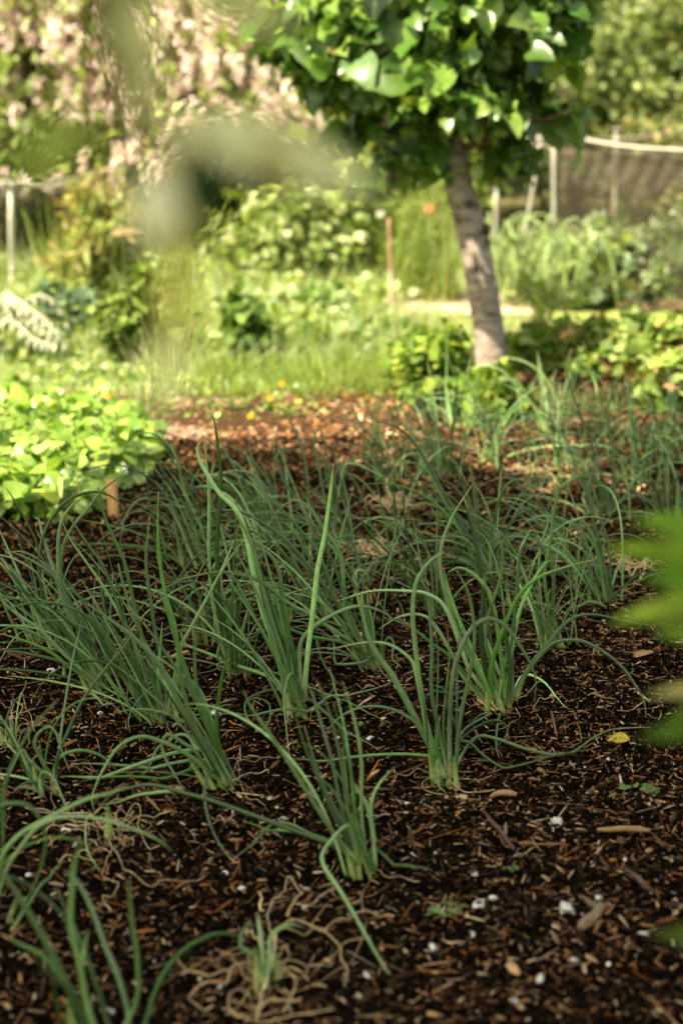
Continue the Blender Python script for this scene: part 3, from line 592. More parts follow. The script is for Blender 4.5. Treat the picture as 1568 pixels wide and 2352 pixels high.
# ------------------------------------------------------------------ round leaved plants on the left
PL = [(.26,.40,.06),(.34,.47,.09),(.18,.30,.035),(.42,.52,.15),(.12,.22,.025)]
pots = [(40, 1150, .17, .19, 'round leaved plant at the bed corner cut by the picture edge, nearest the mulch'), (165, 1155, .15, .16, 'round leaved plant with two big disc leaves low over the soil'), (270, 1095, .16, .17, 'round leaved plant just behind the wooden marker'), (60, 1075, .2, .2, 'round leaved plant in the second rank of the patch'),
        (345, 1040, .13, .14, 'smallest round leaved plant jutting toward the onions'), (210, 1020, .2, .19, 'round leaved plant in the heart of the patch'), (20, 990, .2, .2, 'round leaved plant at the lawn side by the picture edge'), (130, 965, .2, .18, 'round leaved plant at the lawn side, centre of its rank'), (270, 975, .17, .15, 'round leaved plant at the lawn side nearest the bark path'), (-70, 1080, .2, .2, 'round leaved plant mostly beyond the picture edge')]
for (u, v_, r_, h_, lb) in pots:
    b = GD(u-82, v_+6); e = tag(empty('spinach_plant', b), lb, 'plant', 'round leaved plants in a patch'); mb = MB(); mbs = MB(); n = 270
    v = unit(R.normal(size=(n, 3))); v[:, 2] = np.abs(v[:, 2]); rr = R.uniform(.3, 1.1, (n, 1)); pos = b+v*rr*np.array([r_*1.05, r_, h_*.6])+[0, 0, .012]
    d = unit(v*[1, 1, .15]+R.normal(0, .3, (n, 3))+[0, -.25, -.1]); nr = unit(v*.5+[-.1, -.3, .5]+R.normal(0, .45, (n, 3)))
    mb.inst(T_round, pos, d, nr, .037*np.exp(R.normal(0, .33, n)), pal(n, PL, .15))
    for i in range(0, n, 3): mbs.tube([b+[R.normal(0, .02), R.normal(0, .02), -.01], b*.5+pos[i]*.5+[0, 0, -.02], pos[i], pos[i]+d[i]*.03], [.003, .0025, .0015], (.20,.28,.09), 5, 8)
    mb.build('foliage', M_gloss, e); mbs.build('stem', M_leaf, e)

# ------------------------------------------------------------------ onions
GRN = np.array((.055, .140, .016)); BLU = np.array((.225, .33, .14)); PALE = np.array((.36, .46, .14)); YEL = np.array((.26, .33, .07)); TAN = np.array((.66, .47, .25)); 
def bladecol(n, pale=.08, dry=.03, hue=None):
    t = np.linspace(0, 1, n)[:, None]; h = R.rand() if hue is None else hue
    g = (GRN*(1-h)+BLU*h)*np.exp(R.normal(0, .42))
    k = np.clip(1-t/pale, 0, 1); c = g*(1-.25*(t < .3)*(1-t/.3)); c = c*(1-k)+PALE*.8*k
    ye = np.clip((t-.78)/.22, 0, 1)*R.uniform(.2, .8); c = c*(1-ye)+YEL*.8*ye
    dr = np.clip((t-(1-dry))/max(dry, .001), 0, 1); return c*(1-dr)+TAN*.8*dr
def put_blade(mb, P, r_, mode, m=None):
    n = len(P)
    if mode == 'd':
        q = R.uniform(.65, 1.1, 9)*r_; q = q*.56; mb.tube(P, q, (TAN*R.uniform(.7, 1.3))*R.uniform(.75, 1.15, (n, 1)), 6, flat=.7); return
    flat = R.uniform(.5, 1.0)
    mb.tube(P, np.array([1.25, 1.12, 1.05, 1.02, 1, 1, .97, .93, .88, .8, .7, .55, .38, .12])*r_*(.84 if mode != 'r' else .74), bladecol(n, dry=R.choice([.01, .02, .05, .12]), pale=R.choice([.06, .1, .16])), 8, flat=flat)
def fix(P):
    g = gz(P[:, 0], P[:, 1])+.007; P[:, 2] = np.maximum(P[:, 2], g); return P
def trace(base, c, mode, r_, pts):
    Dp = [toD(c, p) for p in pts]; Y0 = base[1]; n = len(Dp); L = [0]
    for i in range(1, n): L.append(L[-1]+math.hypot(Dp[i][0]-Dp[i-1][0], Dp[i][1]-Dp[i-1][1]))
    T = np.array(L)/L[-1]
    if mode in 'gd': W = np.array([GD(*p, .010) for p in Dp])
    else:
        d0 = R.normal(0, .05); Yt = GD(*Dp[-1], .01)[1] if mode == 't' else Y0+d0
        W = []
        for p, t in zip(Dp, T):
            Y = Y0+(Yt-Y0)*t**(1.3 if mode == 't' else 1); w_ = PD(*p, Y)
            if w_[2] < .008: w_ = GD(*p, .008)
            W.append(w_)
        W = np.array(W)
    m = max(14, n*5); P = smooth(W, m)
    if mode == 'g': P[:, 2] += .010*np.abs(np.sin(np.linspace(0, R.uniform(3, 7), m)))+.003
    if mode == 'd':
        P[:, 2] += .009*np.abs(np.sin(np.linspace(0, R.uniform(4, 12), m))); P[:, :2] += np.stack([np.interp(np.linspace(0, 1, m), np.linspace(0, 1, m//3+2), R.normal(0, .0012, m//3+2)) for _ in (0, 1)], 1)
    return fix(P)
def rnd_blade(base, L, lean, arch, r_, spread=.016):
    a = R.uniform(0, 2*pi); th = abs(R.normal(.16, .14)); n = 26
    d = unit(np.array([cos(a)*sin(th)+lean[0], sin(a)*sin(th)+lean[1], cos(th)])); p = base+np.array([R.normal(0, spread), R.normal(0, spread*.8), .0])
    hz = unit(np.array([d[0], d[1], 0])+1e-4); side = np.array([-hz[1], hz[0], 0]); tot = {0: R.uniform(.0, .7), 1: R.uniform(1.5, 2.7), 2: R.uniform(1.2, 1.6)}[arch]
    pw = {0: 2, 1: R.uniform(1.0, 2.4), 2: .25}[arch]; el = math.asin(np.clip(d[2], -1, 1)); sw = R.normal(0, .5); P = [p]
    for i in range(n):
        t = i/n; e_ = el-tot*t**pw; s_ = sw*t*t
        q = cos(e_)*(hz*cos(s_)+side*sin(s_))+np.array([0, 0, sin(e_)])
        if P[-1][2] < .012 and q[2] < 0: q = unit(q*np.array([1, 1, 0])+side*R.normal(0, .12))
        P.append(P[-1]+q*L/n)
    return fix(np.array(P))
def onion(label, c, bp, n, H, lean, traced=(), dead=8, r_=.0031, arch=.35, fl=.1, bulbs=3, wide=.016, deadr=.09):
    D = toD(c, bp); b = GD(*D); b[2] = float(gz(b[0], b[1])); e = tag(empty('onion_plant', b), label, 'onion plant', 'green onions growing in clumps'); mb = MB(); mbd = MB(); any_d = False
    k_ = 0 if D[1] > 1560 else (8 if D[1] > 1250 else 5)
    n += k_
    for (cc, mode, r, pts) in traced:
        P = trace(b, cc, mode, r, pts)
        if mode == 'd': put_blade(mbd, P, r*.001, 'd'); any_d = True
        else: put_blade(mb, P, r*.001, mode)
    for i in range(n):
        q = R.rand(); ar = 1 if q < arch else (2 if q < arch+fl else 0)
        L = H*R.uniform(.55, 1.12)*(1.3 if ar == 1 else 1)
        if i < k_: ar = 1 if R.rand() < .7 else 2; put_blade(mb, rnd_blade(b, H*R.uniform(.8, 1.35), (lean[0]*.3+R.normal(0, .35), lean[1]+R.normal(0, .25)), ar, r_, wide), r_*R.uniform(.4, .9), 'r'); continue
        put_blade(mb, rnd_blade(b, L, lean, ar, r_, wide), r_*R.uniform(.5, 1.2), 'r')
    if mb.n: mb.build('foliage', M_blade, e)
    if bulbs:
        for i in range(bulbs):
            mb2 = MB()
            o = b+np.array([R.normal(0, wide*.8), R.normal(0, wide*.6), -.012]); h = R.uniform(.035, .06); t = o+np.array([lean[0]*h+R.normal(0, .005), lean[1]*h, h]); rr = r_*R.uniform(1.05, 1.5)
            mb2.tube([o, o*.7+t*.3, o*.4+t*.6, t, t+(t-o)*.25], [rr*.7, rr*1.15, rr, rr*.75, rr*.4], np.array([PALE*1.15, PALE*1.1, PALE*1.0, PALE*.7, GRN*1.3])[[0, 0, 1, 1, 2, 2, 3, 3, 4, 4]], 9, 10, .8)
            mb2.build('bulb', M_bulb, e)
    for i in range(int(dead*.7)):
        a = R.uniform(0, 2*pi); P = [b+[R.normal(0, wide), R.normal(0, wide), R.uniform(.004, .02)]]; L = deadr*R.uniform(.4, 1.5); k = R.normal(0, 1.2)
        for j in range(8): a += k*.25+R.normal(0, .35); P.append(P[-1]+np.array([cos(a)*L/8, sin(a)*L/8, R.normal(0, .006)]))
        P = fix(smooth(P, 24)); P[:, 2] += .003; put_blade(mbd, P, r_*R.uniform(.18, .42), 'd'); any_d = True
    if any_d: mbd.build('withered_leaf', M_dry, e)
    return e
L0 = (-.28, .05)
ON = []
def O(*a, **k): ON.append((a, k))
O('dense onion clump with a wide pale foot beside the largest white shell chip', 'A', (1100, 2100), 16, .36, L0, [
  ('A','u',3.8,[(1010,2100),(850,1840),(720,1620),(650,1480),(560,1390),(430,1335),(250,1320),(100,1350),(-40,1415)]),
  ('A','u',3.6,[(1040,2080),(960,1850),(880,1600),(830,1400),(760,1200),(690,1040),(600,920),(520,800),(440,705)]),
  ('A','u',3.4,[(1060,2080),(1000,1850),(900,1560),(780,1330),(690,1180),(590,1040),(480,880),(410,720)]),
  ('A','u',3.8,[(1090,2080),(1040,1800),(960,1500),(900,1250),(850,1040),(780,880),(720,740),(680,560),(675,510)]),
  ('A','u',3.4,[(1120,2090),(1080,1850),(1020,1650),(930,1450),(860,1250),(820,1100),(810,1050)]),
  ('A','u',4.0,[(1150,2090),(1130,1900),(1110,1750),(1070,1560),(1030,1300),(1000,1050),(1010,870),(1025,735)]),
  ('A','u',4.2,[(1180,2080),(1220,1780),(1200,1500),(1130,1250),(1090,1000),(1080,800),(1085,560)]),
  ('A','u',3.2,[(1140,2090),(1180,1900),(1230,1650),(1300,1500),(1400,1320),(1500,1130),(1600,980),(1700,850)]),
  ('A','u',4.0,[(1080,2080),(1000,1900),(900,1760),(850,1640),(780,1600)]),
  ('A','t',2.6,[(1100,2060),(1060,1900),(1000,1930),(920,2020),(880,2120),(890,2210)]),
  ('A','u',3.0,[(1100,2060),(1080,1850),(1100,1600),(1110,1450)]),
  ('A','g',2.4,[(1180,2180),(1300,2150),(1420,2090),(1600,2060)])], wide=.026, bulbs=7, dead=14)
O('leaning onion clump with stalks lying flat toward the matted tan tangle', 'H', (430, 620), 8, .33, (-.42, 0), [
  ('A','u',5.2,[(1545,2570),(1400,2300),(1250,2050),(1150,1850),(1060,1700),(920,1560),(760,1440),(600,1330)]),
  ('A','u',4.6,[(1545,2560),(1470,2300),(1370,2050),(1270,1780),(1200,1560),(1130,1330),(1060,1200)]),
  ('A','u',4.0,[(1540,2540),(1480,2250),(1420,2050),(1350,1900),(1200,1780),(1080,1690)]),
  ('A','u',3.8,[(1555,2560),(1520,2400),(1480,2180),(1500,1950),(1530,1780),(1570,1695)]),
  ('A','u',3.2,[(1530,2480),(1440,2200),(1380,2000),(1340,1850),(1330,1650),(1320,1480)]),
  ('A','u',4.4,[(1540,2560),(1440,2350),(1330,2150),(1260,1950),(1230,1760),(1240,1640)]),
  ('G','t',4.2,[(1520,580),(1430,520),(1330,430),(1200,350),(1080,300),(980,275),(880,300),(790,370),(720,480),(670,580),(630,700),(650,800)]),
  ('G','t',3.6,[(1500,560),(1420,500),(1340,380),(1240,310),(1160,260),(1120,290),(1110,350),(1140,440),(1200,540),(1250,640)]),
  ('G','g',3.4,[(1250,640),(1230,690),(1080,710),(900,715),(680,780)]),
  ('G','g',3.4,[(1500,500),(1400,485),(1200,500),(1000,510),(800,520),(490,500)]),
  ('G','g',4.4,[(1400,370),(1200,430),(1000,500),(800,550),(600,585),(420,600)]),
  ('G','g',3.4,[(1500,520),(1400,530),(1150,575),(850,600),(560,605)]),
  ('G','g',3.4,[(1340,370),(1280,320),(1180,310),(1090,390),(1030,500),(960,570)]),
  ('H','t',3.2,[(420,590),(370,530),(310,520),(285,600),(280,700),(310,850),(370,990),(440,1090),(490,1135)]),
  ('H','d',1.3,[(430,580),(500,600),(600,540),(700,530),(720,560)]), ('H','d',1.1,[(400,480),(450,450),(500,480),(520,600),(560,690),(640,720),(690,780)]), ('H','d',1.1,[(440,600),(500,480),(600,470),(660,440),(750,450)])], wide=.014, bulbs=3)
O('tallest onion clump with one very thick blade and a bleached fan shaped foot', 'B', (930, 2050), 9, .34, (-.22, 0), [
  ('B','u',5.6,[(870,2000),(810,1800),(740,1560),(680,1400),(620,1150),(560,850),(490,680),(380,570),(290,430),(240,330),(235,250),(290,180)]),
  ('B','u',4.6,[(900,2020),(840,1750),(740,1450),(660,1150),(600,920),(520,760),(500,700)]),
  ('B','u',4.0,[(880,2000),(850,1750),(850,1500),(830,1350),(780,1270),(650,1170),(500,1125),(370,1110),(200,1140),(0,1195)]),
  ('B','u',5.0,[(955,2000),(980,1700),(1010,1450),(1050,1100),(1100,850),(1140,550),(1158,370)]),
  ('B','u',4.4,[(920,2000),(840,1650),(810,1300),(790,1120),(740,1010),(680,965),(600,960),(540,1000)]),
  ('B','u',4.2,[(930,2000),(880,1750),(820,1550),(760,1400),(720,1250),(690,1150)]),
  ('B','u',4.6,[(940,2000),(900,1750),(860,1550),(780,1350),(740,1290)]),
  ('B','t',3.4,[(970,1990),(930,1900),(880,1810),(850,1830),(830,1900),(820,2000),(840,2200),(858,2370)]),
  ('B','u',4.4,[(940,1960),(930,1620),(1020,1490),(1180,1390),(1320,1345),(1450,1365),(1568,1430)]),
  ('B','g',2.8,[(980,2075),(800,2100),(560,2110),(270,2140)]),
  ('B','g',2.6,[(840,1925),(740,1950),(640,1990),(560,2050),(570,2140),(650,2200),(720,2160),(720,2060),(640,2020),(570,2030)]),
  ('B','g',2.8,[(990,1990),(1060,2080),(1250,2220),(1470,2380)]),
  ('B','g',2.6,[(1010,2070),(1130,2000),(1250,2000),(1400,1950),(1568,1870)]),
  ('B','g',4.2,[(850,1950),(760,1890),(560,1810),(430,1740),(200,1670),(0,1610)]),
  ('B','t',2.6,[(990,2060),(1120,1960),(1170,1860),(1100,1750),(1050,1620),(1045,1550),(1080,1570)]),
  ('B','t',2.6,[(830,1950),(700,1780),(600,1650),(540,1520),(460,1350)])], wide=.018, bulbs=6, r_=.0036)
O('upright onion clump of dark straight blades just behind the largest white shell chip', 'B', (475, 1800), 12, .34, (-.12, .02), [
  ('B','u',4.4,[(465,1760),(410,1500),(375,1200),(365,900),(385,650),(390,450),(370,250),(350,100),(330,30)]),
  ('B','u',3.8,[(450,1740),(380,1400),(320,1100),(310,950),(330,880),(375,800)]),
  ('B','u',3.6,[(430,1720),(340,1350),(310,1000),(310,600),(290,350),(285,180)]),
  ('B','u',3.4,[(490,1740),(450,1450),(400,1250),(390,1120),(440,1000),(520,780)]),
  ('B','u',3.4,[(440,1740),(370,1700),(400,1560),(480,1330),(560,1270),(680,1240)]),
  ('B','t',3.6,[(480,1740),(440,1620),(400,1590),(370,1640),(400,1680)]),
  ('B','g',2.4,[(380,1700),(450,1690),(600,1700),(740,1800)])], wide=.015)
O('sprawling onion clump with a small dark curled shoot at its foot', 'B', (1430, 1740), 9, .34, (-.35, 0), [
  ('B','u',4.2,[(1425,1720),(1260,1450),(1230,1250),(1220,1050),(1170,920),(1080,800),(1010,680),(970,600)]),
  ('B','u',4.4,[(1400,1710),(1300,1600),(1180,1520),(1000,1400),(850,1320),(700,1180),(560,1090)]),
  ('B','u',4.0,[(1410,1700),(1250,1600),(1000,1550),(850,1500),(700,1480)]),
  ('B','u',4.0,[(1435,1700),(1370,1450),(1320,1250),(1310,1130),(1340,1095),(1390,1130),(1400,1180)]),
  ('B','u',3.6,[(1440,1700),(1430,1500),(1400,1350),(1380,1200)]),
  ('B','u',3.2,[(1430,1700),(1400,1450),(1330,1250),(1240,1100),(1260,1070),(1350,1230)]),
  ('B','u',3.8,[(1420,1700),(1230,1370),(1060,1160),(900,960),(760,830),(600,730),(500,695),(380,690),(290,715),(235,760),(210,830)]),
  ('B','g',3.2,[(1440,1640),(1380,1760),(1250,1780),(1170,1740),(1160,1640),(1100,1560)]),
  ('B','u',3.6,[(1420,1700),(1200,1330),(1100,1080),(1040,950),(950,840),(780,650),(705,570)]),
  ('B','t',3.6,[(1490,1700),(1510,1600),(1540,1560),(1570,1600),(1560,1700),(1600,1740),(1620,1760)])])
O('wide glaucous onion clump throwing two long arches over the bare mulch', 'C', (1170, 2060), 6, .34, (-.1, 0), [
  ('C','u',4.6,[(1140,2040),(1020,1780),(900,1550),(830,1350),(770,1100),(775,950),(820,800),(880,680),(985,515)]),
  ('C','u',4.2,[(1140,2030),(1010,1700),(900,1450),(830,1250),(790,1080)]),
  ('C','u',5.0,[(1170,2030),(1080,1800),(1045,1500),(1060,1250),(1010,900),(960,700),(930,600)]),
  ('C','u',4.4,[(1210,2000),(1190,1750),(1150,1450),(1100,1250),(1000,1130),(900,1080),(820,1110)]),
  ('C','u',4.2,[(1240,2000),(1240,1700),(1200,1500),(1130,1400),(1060,1150)]),
  ('C','u',4.6,[(1160,2000),(1110,1850),(1130,1700),(1210,1470),(1300,1280),(1420,1160),(1600,1085),(1840,1020)]),
  ('C','u',3.8,[(1260,2000),(1260,1600),(1290,1250),(1310,1000),(1350,900),(1385,820)]),
  ('C','u',3.6,[(1250,1950),(1170,1800),(1080,1550),(1060,1400)]),
  ('C','u',3.6,[(1180,2000),(1120,1750),(1080,1600),(1100,1400),(1180,1150),(1190,950),(1155,810)]),
  ('E','t',4.2,[(390,2260),(520,2030),(640,1880),(740,1760),(850,1690),(980,1685),(1150,1720),(1380,1760)]),
  ('E','t',4.0,[(430,2260),(480,2110),(580,1980),(680,1880),(790,1855),(900,1870),(1030,1940),(1150,2040),(1250,2180),(1300,2280),(1315,2380)]),
  ('E','g',3.0,[(400,2250),(450,2150),(520,2140),(620,2190),(700,2270),(790,2350)]),
  ('E','d',1.0,[(790,2350),(830,2400),(850,2480),(870,2560)]),
  ('C','u',3.8,[(1120,2030),(940,1850),(830,1640),(720,1460),(620,1400),(480,1420),(350,1500)]),
  ('C','u',4.0,[(1130,1980),(980,1800),(900,1600),(800,1350),(680,1260),(550,1240),(300,1240),(60,1310)]),
  ('C','u',3.2,[(1120,2040),(1000,1900),(850,1700),(700,1590),(560,1480),(430,1420),(300,1240)]),
  ('C','g',2.8,[(1130,2020),(1000,1970),(850,1960),(700,1980),(640,2040)]),
  ('C','t',2.4,[(1190,2030),(1160,2150),(1150,2300),(1170,2380)])], wide=.02, bulbs=5, r_=.0036, dead=14)
O('onion clump with hoop shaped blades and long stalks snaking across the open mulch', 'C', (825, 2530), 4, .3, (-.1, 0), [
  ('C','u',6.0,[(800,2520),(700,2300),(620,2150),(520,1960),(430,1800),(340,1680),(270,1530),(235,1350),(235,1240)]),
  ('C','u',4.4,[(790,2510),(690,2250),(640,1950),(600,1650),(580,1400),(600,1200),(660,1080),(730,1010),(800,970)]),
  ('C','u',4.4,[(840,2520),(830,2200),(850,1850),(900,1650),(980,1500),(1060,1440),(1120,1430),(1200,1470),(1290,1580),(1380,1730),(1420,1850),(1410,2000)]),
  ('C','u',4.2,[(820,2510),(760,2200),(710,1950),(710,1650),(700,1450),(680,1250)]),
  ('C','u',3.6,[(870,2500),(900,2150),(960,1850),(1000,1600),(990,1400),(950,1230),(880,1100)]),
  ('C','u',4.6,[(740,2500),(735,2380),(745,2250),(765,2100)]),
  ('C','u',2.2,[(850,2500),(790,2200),(810,1900),(830,1700),(815,1500)]),
  ('C','u',3.2,[(760,2450),(680,2150),(640,2000),(600,1800),(560,1700),(430,1610),(270,1590),(0,1640)]),
  ('R','g',3.8,[(540,1060),(590,990),(640,960),(720,975),(850,1015),(980,1030),(1080,1005),(1160,960),(1250,930),(1420,920)]),
  ('R','g',3.6,[(570,960),(600,990),(650,1040),(740,1080),(860,1080),(1000,1045),(1165,1000)]),
  ('R','g',3.4,[(540,1000),(560,960),(640,910),(720,890),(765,920),(750,960),(700,1000)]),
  ('R','g',2.6,[(540,950),(580,915),(650,880),(690,855),(640,850),(590,880)]),
  ('R','g',3.0,[(480,1060),(430,1050),(280,1045),(100,1045),(-90,1052),(-190,1060)]),
  ('R','t',2.2,[(430,1050),(440,1120),(460,1160),(490,1190)]),
  ('R','u',2.2,[(560,950),(520,850),(500,830),(480,720),(410,690)])], wide=.016, bulbs=5, dead=12, r_=.0034)
O('onion clump of straight narrow blades with one thick pale blade bowing down in front', 'H', (1370, 1180), 4, .30, (-.15, .05), [
  ('H','u',3.4,[(1340,1150),(1160,930),(1000,690),(860,460),(720,250),(600,80),(545,-40)]),
  ('H','u',3.8,[(1345,1150),(1230,880),(1110,660),(1040,480),(960,200)]),
  ('H','u',3.0,[(1330,1130),(1180,850),(1080,620),(1010,450),(960,330),(880,60)]),
  ('H','u',3.0,[(1360,1130),(1230,830),(1150,450),(1080,200),(1020,0),(980,-80)]),
  ('H','u',2.8,[(1370,1150),(1270,850),(1220,500),(1180,300),(1110,50),(1040,-120)]),
  ('H','u',2.6,[(1380,1150),(1310,800),(1270,450),(1220,150),(1130,-200)]),
  ('H','u',2.8,[(1385,1150),(1350,800),(1350,450),(1300,150),(1220,-100)]),
  ('H','u',2.6,[(1390,1150),(1300,900),(1300,650),(1240,350),(1160,50)]),
  ('H','t',4.2,[(1320,1100),(1110,1000),(900,920),(600,810),(350,720),(100,650),(0,620),(-120,605),(-240,630),(-370,680),(-460,790)]),
  ('H','g',2.8,[(1280,1090),(1080,1020),(850,970),(700,930),(540,905)]), ('H','d',1.6,[(520,900),(440,870),(380,850),(330,860)]),
  ('H','g',2.6,[(1180,1030),(1000,980),(850,925),(740,925),(640,1000),(560,1080),(465,1180)]),
  ('H','t',4.2,[(1330,1110),(1300,980),(1255,885),(1180,940),(1100,1040),(1080,1110),(1110,1190),(1180,1290),(1260,1420),(1340,1560),(1440,1740),(1520,1870),(1550,1900)]),
  ('H','t',3.2,[(1360,1120),(1290,930),(1180,980),(1100,1050)]),
  ('H','u',3.8,[(1440,1150),(1430,950),(1390,750),(1330,650),(1290,575)]),
  ('H','u',2.6,[(1450,1160),(1420,900),(1420,720),(1470,600),(1568,490)]),
  ('Q','g',2.8,[(130,470),(160,435),(250,480),(330,515),(425,505)])], wide=.015, bulbs=5, dead=8)
O('onion clump with a dark hooked blade and crossing tips below the round leaved patch', 'A', (670, 1920), 10, .36, (-.4, 0), [
  ('A','u',4.4,[(690,1900),(560,1780),(430,1660),(270,1500),(150,1420),(60,1350),(0,1280)]),
  ('A','u',4.2,[(660,1870),(500,1650),(350,1470),(200,1280),(100,1150),(0,1040)]),
  ('A','u',4.0,[(640,1870),(470,1750),(350,1660),(200,1590),(0,1530)]),
  ('A','u',3.8,[(640,1890),(460,1740),(200,1670),(0,1640)]),
  ('A','u',4.0,[(660,1860),(560,1600),(500,1400),(400,1180),(300,1080),(150,1000),(20,950)]),
  ('A','u',4.6,[(670,1860),(560,1550),(470,1400),(420,1250),(400,1050),(405,850),(440,730),(510,640),(570,610)]),
  ('A','u',3.6,[(690,1870),(600,1500),(480,1330),(420,1180),(430,950),(500,800),(600,680),(700,550),(800,470),(920,345)]),
  ('A','u',4.0,[(670,1860),(500,1400),(370,1100),(300,880),(270,760),(240,740)]),
  ('A','u',3.8,[(640,1850),(440,1450),(270,1330),(130,1200),(50,1100),(0,1050)]),
  ('A','u',3.8,[(650,1850),(450,1520),(330,1350),(275,1150),(270,1000),(310,830),(400,680),(500,600),(620,565),(720,575),(810,630),(865,715)]),
  ('A','g',3.0,[(680,1870),(740,1960),(880,2010)]), ('A','g',3.0,[(600,1960),(680,2020),(780,2060)])], wide=.022, bulbs=5)
O('small onion clump with a hooked pale blade tip pointing at a white shell', 'G', (320, 660), 3, .22, (-.2, 0), [
  ('G','u',3.0,[(290,680),(200,550),(100,330),(0,130)]), ('G','u',2.6,[(270,650),(180,470),(100,380),(0,260)]),
  ('A','u',3.2,[(370,2560),(400,2360),(460,2220),(560,2000),(700,1800),(850,1620),(930,1480)]),
  ('A','u',2.4,[(380,2540),(410,2300),(440,2050),(500,1700),(552,1480)]),
  ('G','u',3.2,[(350,560),(270,400),(240,330),(260,260),(330,210),(380,240),(410,330),(450,440),(480,520)]),
  ('G','t',3.0,[(360,560),(400,430),(480,380),(580,370),(680,400),(760,460),(800,510)]),
  ('G','t',3.8,[(290,690),(275,560),(310,520),(370,560),(420,670),(470,790),(530,890)]),
  ('G','u',3.0,[(340,560),(290,430),(270,300)]), ('G','u',3.0,[(330,560),(200,430),(150,370),(60,550),(0,620)]),
  ('G','g',2.6,[(340,640),(200,640),(60,650)]), ('G','g',2.4,[(300,690),(200,680),(100,650)]), ('G','d',1.3,[(300,640),(150,650),(0,680)])], bulbs=3, dead=10)
O('blurred onion clump closest of all, its dark blades rising from the bottom edge', 'D', (245, 2400), 3, .24, (-.2, 0), [
  ('G','u',5.2,[(680,2400),(600,2240),(450,1950),(300,1650),(180,1450),(80,1290),(-30,1130)]),
  ('G','u',3.8,[(690,2400),(600,2100),(540,1800),(490,1600),(490,1400),(510,1150),(560,980)]),
  ('G','u',4.4,[(760,2420),(880,2240),(820,1950),(720,1700),(620,1430),(520,1250),(440,1200)]),
  ('G','t',4.4,[(820,2440),(980,2260),(1050,2050),(1130,1880),(1250,1740),(1400,1650),(1500,1622),(1600,1630),(1680,1660)]),
  ('G','u',4.0,[(680,2400),(560,2200),(450,1980),(300,1780),(150,1700),(0,1620)]),
  ('G','u',3.4,[(680,2400),(560,2180),(480,2010),(370,1930),(230,1780)]),
  ('G','u',3.4,[(700,2400),(620,2200),(560,1900),(600,1600)]),
  ('G','u',3.0,[(760,2400),(930,2100),(940,1800),(900,1500),(880,1250)])], wide=.025, bulbs=4, dead=4, r_=.0034)
O('onion clump out at the picture edge whose arching blades sweep in over the withered tangle', 'D', (-45, 2130), 2, .26, (.1, 0), [
  ('G','u',4.2,[(-130,1900),(-60,1400),(0,1130),(120,960),(300,850),(450,770),(600,700),(750,660),(880,600)]),
  ('G','u',3.6,[(-130,1880),(-20,1400),(50,1180),(130,1050),(250,900),(400,830),(560,820),(750,850),(950,920),(1080,980),(1180,1060)]),
  ('G','u',3.6,[(-130,1850),(0,1300),(25,900),(30,650),(100,430),(220,220),(400,20)]),
  ('G','t',3.6,[(-130,1850),(-80,900),(0,760),(100,730),(200,750),(270,830),(310,950),(300,1100),(230,1300),(90,1560)]),
  ('G','u',3.0,[(-130,1880),(-60,1250),(20,1100),(10,800),(0,500)]),
  ('G','g',3.0,[(80,1620),(200,1480),(300,1320),(360,1240),(440,1190)])], bulbs=2, dead=3)
O('collapsed onion clump of tan withered leaves around a short green core', 'H', (680, 2010), 0, .1, (0, 0), [
  ('H','d',2.6,[(700,1960),(740,1800),(730,1640),(715,1520),(740,1440),(790,1400),(830,1310),(850,1270),(890,1290),(940,1360),(900,1430),(830,1520)]),
  ('H','d',2.8,[(740,1640),(860,1570),(960,1590),(1050,1600),(1130,1660),(1200,1760),(1250,1880),(1240,2010)]),
  ('H','d',1.8,[(780,1600),(850,1630),(930,1650),(1020,1610),(1110,1640)]),
  ('H','d',2.0,[(1110,1620),(1200,1560),(1330,1510),(1450,1510),(1568,1545)]),
  ('H','d',1.8,[(850,1500),(880,1460),(980,1440),(1100,1380),(1200,1330)]),
  ('H','d',2.0,[(600,1740),(500,1760),(350,1810),(250,1860),(150,1880),(90,1830)]),
  ('H','d',2.2,[(660,1850),(520,1870),(420,1890),(400,1920),(250,1920),(120,1930)]),
  ('H','d',2.2,[(430,1880),(450,1940),(400,1980),(250,2010),(170,2080),(220,2150),(330,2140)]),
  ('H','d',1.8,[(740,1870),(900,1840),(1060,1880),(1160,1840)]), ('H','d',1.8,[(740,1880),(880,1900),(1000,1960),(1110,2030)]),
  ('H','d',2.2,[(750,1920),(850,1920),(900,1990),(870,2080),(820,2200)]), ('H','d',2.8,[(580,1760),(590,1850),(630,1980),(660,2060),(640,2200),(560,2260)]),
  ('H','d',2.2,[(640,2160),(700,2120),(780,2110),(900,2090),(950,2110)]), ('H','d',3.4,[(745,1620),(760,1700),(740,1850),(700,1980),(660,2080),(640,2250)]),
  ('H','d',1.8,[(790,1790),(830,1750),(870,1790),(840,1850),(790,1830)]), ('H','d',2.4,[(560,1640),(600,1640),(660,1720)]),
  ('H','u',3.4,[(690,2000),(680,1850),(670,1700),(650,1560),(640,1480)]), ('H','u',3.0,[(700,2000),(720,1800),(730,1650),(800,1580),(880,1560),(960,1580)]),
  ('H','u',3.0,[(690,2000),(640,1800),(560,1740),(520,1680),(560,1580),(620,1570)]), ('H','d',3.2,[(650,1345),(660,1420),(680,1500)])], bulbs=2, dead=16, deadr=.14, r_=.004)
